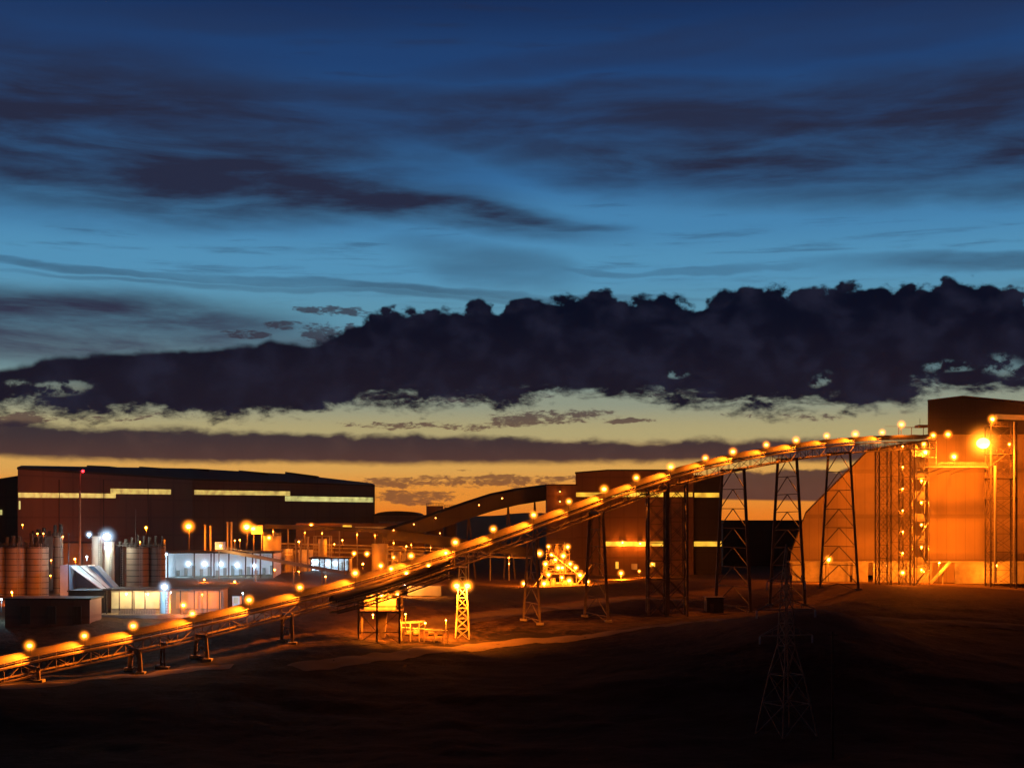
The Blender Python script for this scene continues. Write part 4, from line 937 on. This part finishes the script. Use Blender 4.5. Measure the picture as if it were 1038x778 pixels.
# process clutter under the hall: tanks, columns, lamps
tank('round_tank', 'orange-lit round tank with a railed floor beside the twin floodlights', 265.5, 283.5, 543, 450, tankm, zb=-21, rings=4, rail_m=galv)
pn = thing('sign_board', 'blank amber-lit panel on posts beside the twin floodlights', 'panel', (X(261, 455), 455, -20))
MB().box(X(255, 455), X(266.5, 455), 455, 455.3, Zp(541, 455), Zp(532, 455)).build('panel', tankm, pn)
MB().beam((X(257, 455), 455.5, -20.5), (X(257, 455), 455.5, Zp(533, 455)), .2).build('leg', galv, pn); MB().beam((X(265, 455), 455.5, -20.5), (X(265, 455), 455.5, Zp(533, 455)), .2).build('leg', galv, pn)
lamp('yard_floodlight', 'left and brighter of the twin floodlights before the processing hall', PT(250, 533.7, 452), 9000, aim=(.1, .8, -.6), r=1.15, pole=17, group='tall yard floodlights')
lamp('yard_floodlight', 'right of the twin floodlights, against the amber panel', PT(256.8, 535.5, 452), 2500, r=.8, pole=17, group='tall yard floodlights')
lamp('yard_floodlight', 'lone tall floodlight above the blue-white workshop', PT(191.2, 533.2, 440), 9000, aim=(-.1, .8, -.6), r=1.05, pole=17, group='tall yard floodlights')
lamp('yard_floodlight', 'low floodlight glow between the tall mast and the lone floodlight', PT(148, 534.5, 480), 11000, aim=(.1, .9, .2), r=.35, pole=12)
lamp('tank_lamp', 'upper lamp on the orange-lit round tank', PT(272.7, 544.7, 446), 1600, r=.55); lamp('tank_lamp', 'lower lamp on the orange-lit round tank', PT(272.7, 560, 446), 1600, r=.55)
for i, (px, y0, y1) in enumerate(((231, 530, 590), (234.8, 530, 590), (208, 533, 590), (213.5, 534, 590), (166.5, 548, 590), (300, 548, 590), (305, 548, 590), (312, 545, 590))):
    o = thing('vent_pipe', ['left of a pair of tall thin pipes lit orange left of the twin floodlights', 'right of a pair of tall thin pipes lit orange left of the twin floodlights', 'thin pipe right of the lone tall floodlight',
         'second thin pipe right of the lone tall floodlight', 'short pipe at the left end of the blue-white workshop', 'thin pipe right of the round tank', 'second thin pipe right of the round tank', 'third thin pipe right of the round tank'][i], 'pipe', (X(px, 448), 448, -20.5))
    MB().cyl((X(px, 448), 448, -21), PT(px, y0, 448), .32, n=10).build('shaft', tankm, o); MB().cyl(PT(px, y0, 448), PT(px, y0 - 1.5, 448), .45, n=10).build('cap', galv, o)
# small plant frames (middle)
for i, (a, b, yt, lab) in enumerate(((318, 334, 543, 'open steel plant frame under the glowing uplight'), (284, 300, 560, 'low steel plant frame right of the round tank'), (392, 410, 556, 'steel plant frame right of the grey tank'), (408, 428, 561, 'low plant frame behind the eighth conveyor lamp'))):
    Yx = 452; o = thing('plant_structure', lab, 'plant structure', (X((a + b) / 2, Yx), Yx, -21)); z1 = Zp(yt, Yx); xa, xb = X(a, Yx), X(b, Yx)
    for xx in (xa, xb):
        for yy in (Yx, Yx + 5): MB().beam((xx, yy, -21.3), (xx, yy, z1), .26).build('leg', galv, o)
    n = max(2, int((z1 + 21) / 3)); br = MB()
    for k in range(n):
        za, zb2 = -21 + (z1 + 21) * k / n, -21 + (z1 + 21) * (k + 1) / n; br.beam((xa, Yx, za), (xb, Yx, zb2), .12); br.beam((xa, Yx, zb2), (xb, Yx, zb2), .18); br.beam((xa, Yx + 5, zb2), (xb, Yx + 5, zb2), .18)
    br.build('bracing', galv, o)
    MB().cyl(((xa + xb) / 2, Yx + 2.5, -20.5), ((xa + xb) / 2, Yx + 2.5, z1 - 1), (xb - xa) * .28, n=16).build('vessel', tankm, o)
for i_, (px, py, Yx, lab) in enumerate(((238, 547.5, 455, 'left of two tiny amber lamps below the twin floodlights'), (243, 547, 455, 'right of two tiny amber lamps below the twin floodlights'), (303, 548.5, 450, 'tiny amber lamp between the thin pipes right of the round tank'),
        (339, 551, 452, 'tiny reddish lamp right of the open plant frame'), (412, 553.5, 455, 'tiny lamp above the low plant frame'), (278.5, 577, 405, 'tiny lamp under the slim lit conveyor at left'), (303, 579, 402, 'tiny lamp under the slim lit conveyor near its middle'),
        (207, 587, 400, 'tiny lamp on the dark bank before the long workshop'), (238, 589, 400, 'second tiny lamp on the dark bank before the long workshop'), (219, 556, 440, 'tiny lamp left of the square head box'), (347, 547, 450, 'tiny lamp above the small open shed'), (368, 571, 420, 'small amber lamp behind the seventh conveyor lamp'),
        (425, 566, 430, 'small amber lamp behind the eighth conveyor lamp'), (330, 584, 380, 'small lamp on the bank below the slim conveyor'), (453, 571, 420, 'faint lamp on the yard left of the ninth conveyor lamp'), (516, 571, 440, 'faint yard lamp left of the slim tapering trestle'))):
    lamp('yard_lamp', lab, PT(px, py, Yx), 700, r=.24 + .08 * (i_ % 3), small=True, pole=3)
lsh = simple_building('low_shelter', 'low pale lit shelter roof on the bank right of the transfer tower', 413, 447, 592.5, 597, 372, 4, tankm, zb=-20.5, cat='shelter', roof=False)
lamp('shelter_lamp', 'small bright lamp at the left end of the low pale shelter', PT(410, 591.5, 369), 2200, (1, .3, .03), r=.4, aim=(.9, .6, -.6))
lamp('shelter_lamp', 'thin post lamp in the middle of the low pale shelter', PT(431, 581, 370), 1500, (1, .3, .03), r=.16, pole=3, aim=(0, .4, -1))
# bluish cylinders
tank('pale_tank', 'bluish pale tank right of the orange-lit round tank', 284.5, 296, 556, 455, whitep, zb=-21, rings=2)
tank('pale_tank', 'second bluish pale tank above the small conveyor', 301, 316, 557, 458, whitep, zb=-21, rings=2)

# ------------------------------------------------------------------ blue-white workshop
def workshop(label, px0, px1, pt, pb_, Y_, cols_, lamps_, depth=14, P_=480, zb=None, lab2=''):
    z0 = gz(X((px0 + px1) / 2, Y_), Y_) - .2 if zb is None else zb; zt = Zp(pt, Y_); a, b_ = X(px0, Y_), X(px1, Y_)
    t = thing('workshop', label, 'building', ((a + b_) / 2, Y_, z0))
    MB().box(a - .5, b_ + .5, Y_ - .8, Y_ + depth, zt, zt + .5).build('roof', roofm, t)
    MB().box(a, b_, Y_ + depth - .4, Y_ + depth - .1, z0, zt - .01).build('back_wall', whitep, t)
    MB().box(a, a + .3, Y_ + .6, Y_ + depth - .41, z0, zt - .01).build('side_wall', whitep, t); MB().box(b_ - .3, b_, Y_ + .6, Y_ + depth - .41, z0, zt - .01).build('side_wall', whitep, t)
    MB().box(a + .31, b_ - .31, Y_ + .3, Y_ + depth - .42, z0, z0 + .25).build('floor', conc, t)
    for px in cols_: MB().beam((X(px, Y_), Y_, z0), (X(px, Y_), Y_, zt), .35).build('column', steel, t)
    m = MB(); 
    for k in range(int((b_ - a) / 2.4)): xx = a + 1.2 + k * 2.4; m.beam((xx, Y_ + depth - 1, z0), (xx, Y_ + depth - 1, z0 + 2 + 1.5 * ((k * 7) % 5) / 4), .9, .6)
    m.build('rack', tankm, t)
    for i, (px, py) in enumerate(lamps_): lamp('bay_lamp', f'{ORD[i]} bluish white lamp from the left inside {lab2}', PT(px, py, Y_ + 3), P_, WHT, r=.75, group='white lamps in ' + lab2)
    return t
workshop('long open-fronted workshop lit bluish white inside, left of the small conveyor', 166, 277, 560.5, 584, 420, [166.5, 170, 197, 214, 217, 232, 249, 256, 264, 276.5], [(191, 571), (207.5, 571), (224, 571.5), (240.5, 572.5), (258, 573)], lab2='the long workshop', zb=-18.0)
workshop('small open shed lit bluish white behind the small conveyor', 315, 354, 566, 577, 440, [315.5, 324, 329, 336, 343, 349, 353.5], [(319.5, 570), (332, 571), (340, 570.5)], lab2='the small open shed', zb=-16.6, depth=8, P_=300)
for px, py in ((173, 580), (201, 580), (226, 579)):
    pass
# small lit conveyor running down to the right
sc_ = thing('small_conveyor', 'slim lit conveyor sloping down right from a bright square head box', 'conveyor', PT(223, 553, 412))
a, b = PT(222, 557, 412), PT(350, 580.5, 395); m = MB().beam(a, b, 1.4, .8); m.build('trough', tankm, sc_)
m = MB(); m.beam(a + Vector((0, -.8, 1.1)), b + Vector((0, -.8, 1.1)), .09)
for k in range(31): p = a.lerp(b, k / 30) + Vector((0, -.8, 0)); m.beam(p, p + Vector((0, 0, 1.1)), .06)
m.build('handrail', galv, sc_)
for k in (.0, .3, .6, .82): p = a.lerp(b, k); MB().beam(p, (p.x, p.y, gz(p.x, p.y) - .3), .3).build('leg', galv, sc_)
MB().box(X(219, 411), X(227, 411), 409.5, 413, Zp(556.5, 411), Zp(549, 411)).build('head_box', whitep, sc_)
lamp('box_lamp', 'lamp shining on the square head box of the slim conveyor', PT(223.5, 553, 405), 1200, (1, .5, .14), r=.25)

# ------------------------------------------------------------------ silos at left
tank('silo', 'front rusty-lit silo cut by the left edge of the picture', -20, 1.4, 554.5, 360, silom, zb=-21, rings=9, rail_m=silod)
tank('silo', 'front rusty-lit silo second from the left edge', 2.2, 23.4, 554.5, 360, silom, zb=-21, rings=9, rail_m=silod, group='front silos')
tank('silo', 'front rusty-lit silo third from the left edge, nearest the dark silos', 24.2, 45.4, 554.5, 360, silom, zb=-21, rings=9, rail_m=silod, group='front silos')
tank('silo', 'wide dark silo rising behind the front rusty-lit silos', 27, 49.5, 543.5, 372, silod, zb=-21, rings=6)
tank('silo', 'narrow tall brown silo right of the wide dark silo', 52.8, 62.4, 543.5, 368, silom, zb=-21, rings=6)
tank('silo', 'pale silo under white light, left of the glaring white lamp', 91.5, 103.5, 543.5, 372, silow, zb=-21, rings=5)
tank('silo', 'narrow pale silo with the glaring white lamp on top', 104.6, 114.5, 549, 366, silow, zb=-21, rings=4, rail=False)
tank('silo', 'dark silo at the left of the right-hand silo group', 115.5, 125.5, 554, 372, silod, zb=-21, rings=7)
tank('silo', 'wide ringed silo in the middle of the right-hand silo group', 125.5, 147.5, 554.5, 365, silom, zb=-21, rings=9, rail_m=silod)
tank('silo', 'ringed brown silo at the right end of the right-hand silo group', 149, 165.5, 555, 368, silom, zb=-21, rings=9, rail_m=silod)
def gear(label, px0, px1, py, Y_, n):
    o = thing('silo_machinery', label, 'machinery', PT((px0 + px1) / 2, py, Y_)); d = MB(); pz = Zp(py, Y_)
    MB().box(X(px0, Y_), X(px1, Y_), Y_ + 2, Y_ + 3.4, pz + .3, pz + .55).build('walkway', silod, o)
    random.seed(int(px0) + 5)
    for k in range(n):
        xx = X(px0 + (px1 - px0) * (k + .5) / n, Y_); h = random.uniform(1.2, 3.2); MB().cyl((xx, Y_ + 2.7, pz), (xx, Y_ + 2.7, pz + h), random.uniform(.25, .6), n=10).build('filter', silod, o)
        d.beam((xx - .5, Y_ + 2, pz), (xx + .4, Y_ + 2, pz + h * .9), .12)
    d.build('bracing', silod, o)
gear('row of filters and pipes on top of the front rusty-lit silos', 0, 45, 554, 360, 7)
gear('filters and walkway on top of the wide dark silo', 27, 61, 543, 370, 6)
gear('filters and walkway on top of the right-hand silo group', 116, 165, 554, 366, 8)
aer = thing('whip_aerial', 'thin whip aerial standing on the wide ringed silo', 'aerial', PT(137.6, 554, 368)); MB().cyl(PT(137.6, 554, 368), PT(137.6, 516, 368), .12, .05, 6).build('rod', darkm, aer); MB().cyl(PT(137.6, 554.5, 368), PT(137.6, 551, 368), .3, n=8).build('base', darkm, aer)
mast = thing('tall_mast', 'tall slender mast lit orange in front of the processing hall, red beacon at its top', 'mast', (X(81, 400), 400, -20.5))
MB().cyl((X(81, 400), 400, -20.8), PT(81, 497, 400), .42, .28, 12).build('lower_shaft', pole_m, mast); MB().cyl(PT(81, 497, 400), PT(81.6, 478.5, 400), .2, .1, 10).build('upper_shaft', steel, mast)
MB().beam(PT(81.6, 479, 400), PT(84, 478.5, 400), .12).build('arm', steel, mast); MB().ball(PT(84, 477.3, 399.5), .42).build('beacon', bulb_r, mast, smooth=True)
point(mast, PT(84, 477.3, 398.6), 300, (1, .02, .02), .2)
dp = thing('dark_pole', 'thin dark pole in front of the white sloping roof', 'pole', (X(69.5, 345), 345, -21)); MB().cyl((X(69.5, 345), 345, -22), PT(69.5, 541, 345), .16, .12, 8).build('shaft', darkm, dp); MB().ball(PT(69.5, 541, 345), .25).build('cap', darkm, dp)
for i, (px, py, Yx, P_, c, r, lab) in enumerate(((108.3, 543.5, 363, 1300, (.9, .92, .7), 1.15, 'glaring white lamp on top of the narrow pale silo'), (108.3, 554.5, 362.5, 150, (.85, .92, .8), .5, 'small white lamp just below the glaring one on the pale silo'),
        (90.3, 541.5, 368, 250, WHT, .5, 'small white lamp at the top left of the pale silo'), (166.7, 594.5, 318, 900, WHT, .75, 'glaring white lamp on top of the short white silo by the lit offices'), (172.6, 600, 325, 250, WHT, .28, 'tiny white lamp right of the short white silo'),
        (168.3, 561.5, 372, 200, WHT, .35, 'small white lamp at the corner between the silos and the workshop'))):
    lamp('white_lamp', lab, PT(px, py, Yx), P_, c, r=r)
for i, (px, py, lab) in enumerate(((63.7, 543.5, 'small amber lamp at the top right of the narrow brown silo'), (51.8, 567.5, 'amber lamp low on the ladder between the dark and brown silos'), (38, 540.5, 'small lamp above the wide dark silo'), (44, 540.5, 'second small lamp above the wide dark silo'), (22.8, 531.5, 'tiny lamp on the hall wall above the front silos'), (142, 549, 'tiny reddish lamp on top of the wide ringed silo'), (51.2, 583, 'pale lamp low between the dark silo and the brown silo'))):
    lamp('silo_lamp', lab, PT(px, py, 356), 220, r=.24, small=True)
# hidden-source yard lamps that light the silo fronts (low posts in front of the silos)
lamp('yard_lamp', 'low hidden-source orange lamp post in front of the left silos', PT(12, 600, 342), 6000, aim=(.2, .9, .15), half=86, r=.25, pole=3)
lamp('yard_lamp', 'hidden-source orange lamp post beside the tall mast foot', PT(76, 566, 385), 5000, aim=(0, .9, -.2), half=86, r=.25, pole=6)
# orange-lit back wall behind the mast foot
simple_building('pump_house', 'orange-lit low building behind the foot of the tall mast', 62, 92, 549, 590, 405, 8, clad_o, zb=-21)
# white sloping roof / hopper cover
Yv = 352; ws = thing('sloping_cover', 'bright white sloping cover between the silos, falling to the right', 'hopper cover', (X(85, Yv), Yv, -21))
m = MB(); pf = [(62.5, 572), (95, 572.5), (119, 598.5), (119, 604), (62.5, 604)]
pts = [(X(a, Yv), Zp(b, Yv)) for a, b in pf]; pts.reverse()
m.prism([(X(95, Yv + 4), Zp(574, Yv)), (X(119, Yv + 4), Zp(600, Yv)), (X(119, Yv + 4), -21.5), (X(63, Yv + 4), -21.5), (X(63, Yv + 4), Zp(574, Yv))], Yv + 4, Yv + 9); m.build('side_wall', mat('blue_grey_sheet', (.2, .26, .36), .6, 0, .15, .4), ws)
m = MB()
a0, a1, b0, b1 = PT(72, 573.5, Yv - 1), PT(95.5, 572, Yv + 6), PT(106, 598.5, Yv - 1), PT(120, 598, Yv + 6)
m.add([a0, a1, b1, b0, a0 - Vector((0, 0, .3)), a1 - Vector((0, 0, .3)), b1 - Vector((0, 0, .3)), b0 - Vector((0, 0, .3))], [(0, 1, 2, 3), (7, 6, 5, 4), (0, 4, 5, 1), (1, 5, 6, 2), (2, 6, 7, 3), (3, 7, 4, 0)]); m.build('cover', whitep, ws)
m = MB(); m.box(X(63, Yv), X(72, Yv), Yv - 1.5, Yv + 5, -21.5, Zp(572.2, Yv)); m.build('cabin', MATS['blue_grey_sheet'], ws)
m = MB()
for k in (.33, .66):
    p, q = a0.lerp(a1, k) + Vector((0, 0, .1)), b0.lerp(b1, k) + Vector((0, 0, .1)); m.beam(p, q, .14)
m.build('seam', galv, ws)
lamp('white_lamp', 'hidden white lamp over the white sloping cover', PT(88, 564, Yv - 4), 900, WHT, r=.25)
# long offices with lit interior
Yo = 330; of = thing('lit_offices', 'low long building with a flat roof and pale lit rooms behind the conveyor', 'building', (X(165, Yo), Yo, -23))
zo = Zp(622, Yo); zr_ = Zp(598, Yo)
MB().box(X(106, Yo), X(224, Yo), Yo - 1.4, Yo + 9.4, zr_, zr_ + .4).build('roof', steel, of)
MB().box(X(108, Yo), X(223, Yo), Yo + 3.6, Yo + 9, zo - 1.5, zr_ - .003).build('back_wall', tankm, of)
MB().box(X(100, Yo), X(226, Yo), Yo - 3, Yo + 3.5, zo - 2.5, zo).build('floor', conc, of)
for a, b, mt in ((109, 131, win_p), (133, 158, win_p), (175, 197, win_a), (200, 221, win_a)):
    g = MB().box(X(a, Yo), X(b, Yo), Yo + 3.3, Yo + 3.5, zo + 1.1, zr_ - .6).build('window', mt, of)
    f = MB()
    for k in range(6): xx = X(a + (b - a) * k / 5, Yo); f.beam((xx, Yo + 3.2, zo + 1.1), (xx, Yo + 3.2, zr_ - .6), .12)
    fo = f.build('frame', steel, of); fo.parent = g; fo.matrix_parent_inverse = Matrix.Translation(-of.location)
for px in (108, 121, 134, 147, 183, 197, 210, 222.5): MB().beam((X(px, Yo), Yo, zo), (X(px, Yo), Yo, zr_), .22).build('column', steel, of)
m = MB(); 
for k in range(22): xx = X(122 + k * 1.7, Yo); m.box(xx, xx + .28, Yo - 1.2, Yo - 1.0, zo, zo + .9 + .3 * ((k * 3) % 2))
m.build('railing', tankm, of)
for i, (px, py) in enumerate(((128, 601.5), (150, 601.5), (205, 602))): lamp('office_lamp', ['lamp under the office roof at left', 'lamp under the office roof left of the short white silo', 'lamp under the office roof at right'][i], PT(px, py, Yo + 1), 420, (1, .62, .24) if i < 2 else SOD, r=.16)
lamp('office_lamp', 'bright amber lamp above the third conveyor gap in front of the offices', PT(186, 613, 326), 1100, r=.5, pole=2)
tank('white_silo', 'short blue-white silo standing in front of the lit offices', 161, 171.5, 599.5, 322, whitep, zb=Zp(621.5, 322), rings=2, rail=False)
MB  # keep
dk_ = simple_building('dark_hut', 'dark block-like hut left of the lit offices', 70, 106, 598, 620, 334, 8, darkm, zb=-24.5)
MB().box(X(91.8, 333), X(96.2, 333), 333.6, 333.9, Zp(619, 334), Zp(608, 334)).build('door', win_b, dk_)
db = simple_building('brick_store', 'low dark brown store in front of the left silos', 5, 91, 606, 632, 316, 9, clad_b, zb=-25.5)
for a in (22, 48, 74): MB().box(X(a, 316), X(a + 9, 316), 315.7, 315.95, Zp(632, 316), Zp(614, 316)).build('door', clad_d, db)
lamp('yard_lamp', 'small white lamp at the far left edge by the brown store', PT(1, 607, 322), 500, WHT, r=.3, pole=3)
wb = simple_building('white_kiosk', 'small white kiosk right of the lit offices', 235.5, 243, 603, 614.5, 332, 2.5, whitep, zb=-23.5, cat='kiosk', rise=.2, over=.15)
MB().box(X(237, 332), X(241.5, 332), 331.85, 331.95, Zp(611, 332), Zp(605, 332)).build('window', win_p, wb)
lamp('kiosk_lamp', 'white lamp shining on the small white kiosk', PT(246, 601, 328), 260, WHT, r=.18, pole=3)

# ------------------------------------------------------------------ power pylon and line pole
Yn = 214; cx = X(797, Yn); zb_ = gz(cx, Yn) - .3; zw = Zp(654, Yn); zt = Zp(551, Yn)
py_ = thing('power_pylon', 'dark lattice power pylon with three cross-arms standing on the black foreground slope', 'power pylon', (cx, Yn, zb_))
R = Matrix.Rotation(math.radians(28), 3, 'Z'); pym = mat('pylon_steel', (.62, .42, .30), .6, .0, .15, 1)
def corners(h, z): return [Vector((cx, Yn, z)) + R @ Vector((a * h, b * h, 0)) for a, b in ((-1, -1), (1, -1), (1, 1), (-1, 1))]
secs = [(3.3, zb_), (2.55, zb_ + (zw - zb_) * .36), (1.85, zb_ + (zw - zb_) * .68), (.95, zw), (.88, Zp(643.5, Yn)), (.8, Zp(631, Yn)), (.72, Zp(617.5, Yn)), (.62, Zp(603, Yn)), (.5, Zp(589, Yn)), (.3, Zp(572, Yn)), (.04, zt)]
br = MB(); prev = None
legs = [MB() for _ in range(4)]
for h, z in secs:
    c = corners(h, z)
    if prev:
        for j in range(4):
            legs[j].beam(prev[j], c[j], .16 if z < zw + 1 else .12)
            br.beam(prev[j], c[(j + 1) % 4], .075); br.beam(prev[(j + 1) % 4], c[j], .075)
            br.beam(c[j], c[(j + 1) % 4], .075)
    prev = c
for l in legs: l.build('leg', pym, py_)
br.build('bracing', pym, py_)
ax = R @ Vector((1, 0, 0)); ay = R @ Vector((0, 1, 0)); ins = MB()
AX = Vector((.96, .28, 0))
for pyy, hl_, bw in ((643.5, 4.4, .88), (617.5, 4.9, .72), (589, 3.2, .5)):
    z = Zp(pyy, Yn); a = MB(); c0 = Vector((cx, Yn, z))
    for s in (1, -1):
        tip = c0 + AX * s * hl_
        for k in (1, -1):
            root = c0 + AX * s * bw + Vector((-AX.y, AX.x, 0)) * k * bw; a.beam(root, tip, .1); a.beam(root + Vector((0, 0, 1.5)), tip, .08)
        a.beam(c0 + AX * s * (hl_ * .55), c0 + AX * s * (hl_ * .5) + Vector((0, 0, .7)), .07)
        i_ = MB()
        for q in range(6): i_.cyl(tip - Vector((0, 0, .1 + q * .2)), tip - Vector((0, 0, .22 + q * .2)), .14, n=8)
        i_.build('insulator', whitep, py_)
    a.build('cross_arm', pym, py_)
lp = thing('line_pole', 'thin dark wooden pole right of the power pylon reaching the bottom edge', 'pole', (X(844, 196), 196, gz(X(844, 196), 196)))
MB().cyl((X(844, 196), 196, gz(X(844, 196), 196) - .5), PT(844, 640, 196), .2, .13, 10).build('shaft', darkm, lp); MB().beam(PT(839, 643, 196), PT(849, 643, 196), .14).build('cross_bar', darkm, lp)

# ------------------------------------------------------------------ haze
hz = MB().box(-1500, 1500, -345, 2705, -60, 60).build('haze', mat('haze_air', (.5, .5, .5)), None)
hm = bpy.data.materials.new('dusty_air'); hm.use_nodes = True; t = hm.node_tree; t.nodes.remove(t.nodes['Principled BSDF'])
pv = t.nodes.new('ShaderNodeVolumePrincipled'); pv.inputs['Color'].default_value = (.86, .84, .82, 1); pv.inputs['Density'].default_value = .00004; pv.inputs['Anisotropy'].default_value = .9
t.links.new(pv.outputs[0], t.nodes['Material Output'].inputs['Volume']); hz.data.materials[0] = hm
hz['kind'] = 'stuff'; hz['label'] = 'thin dusty evening air over the whole plant'; hz['category'] = 'haze'
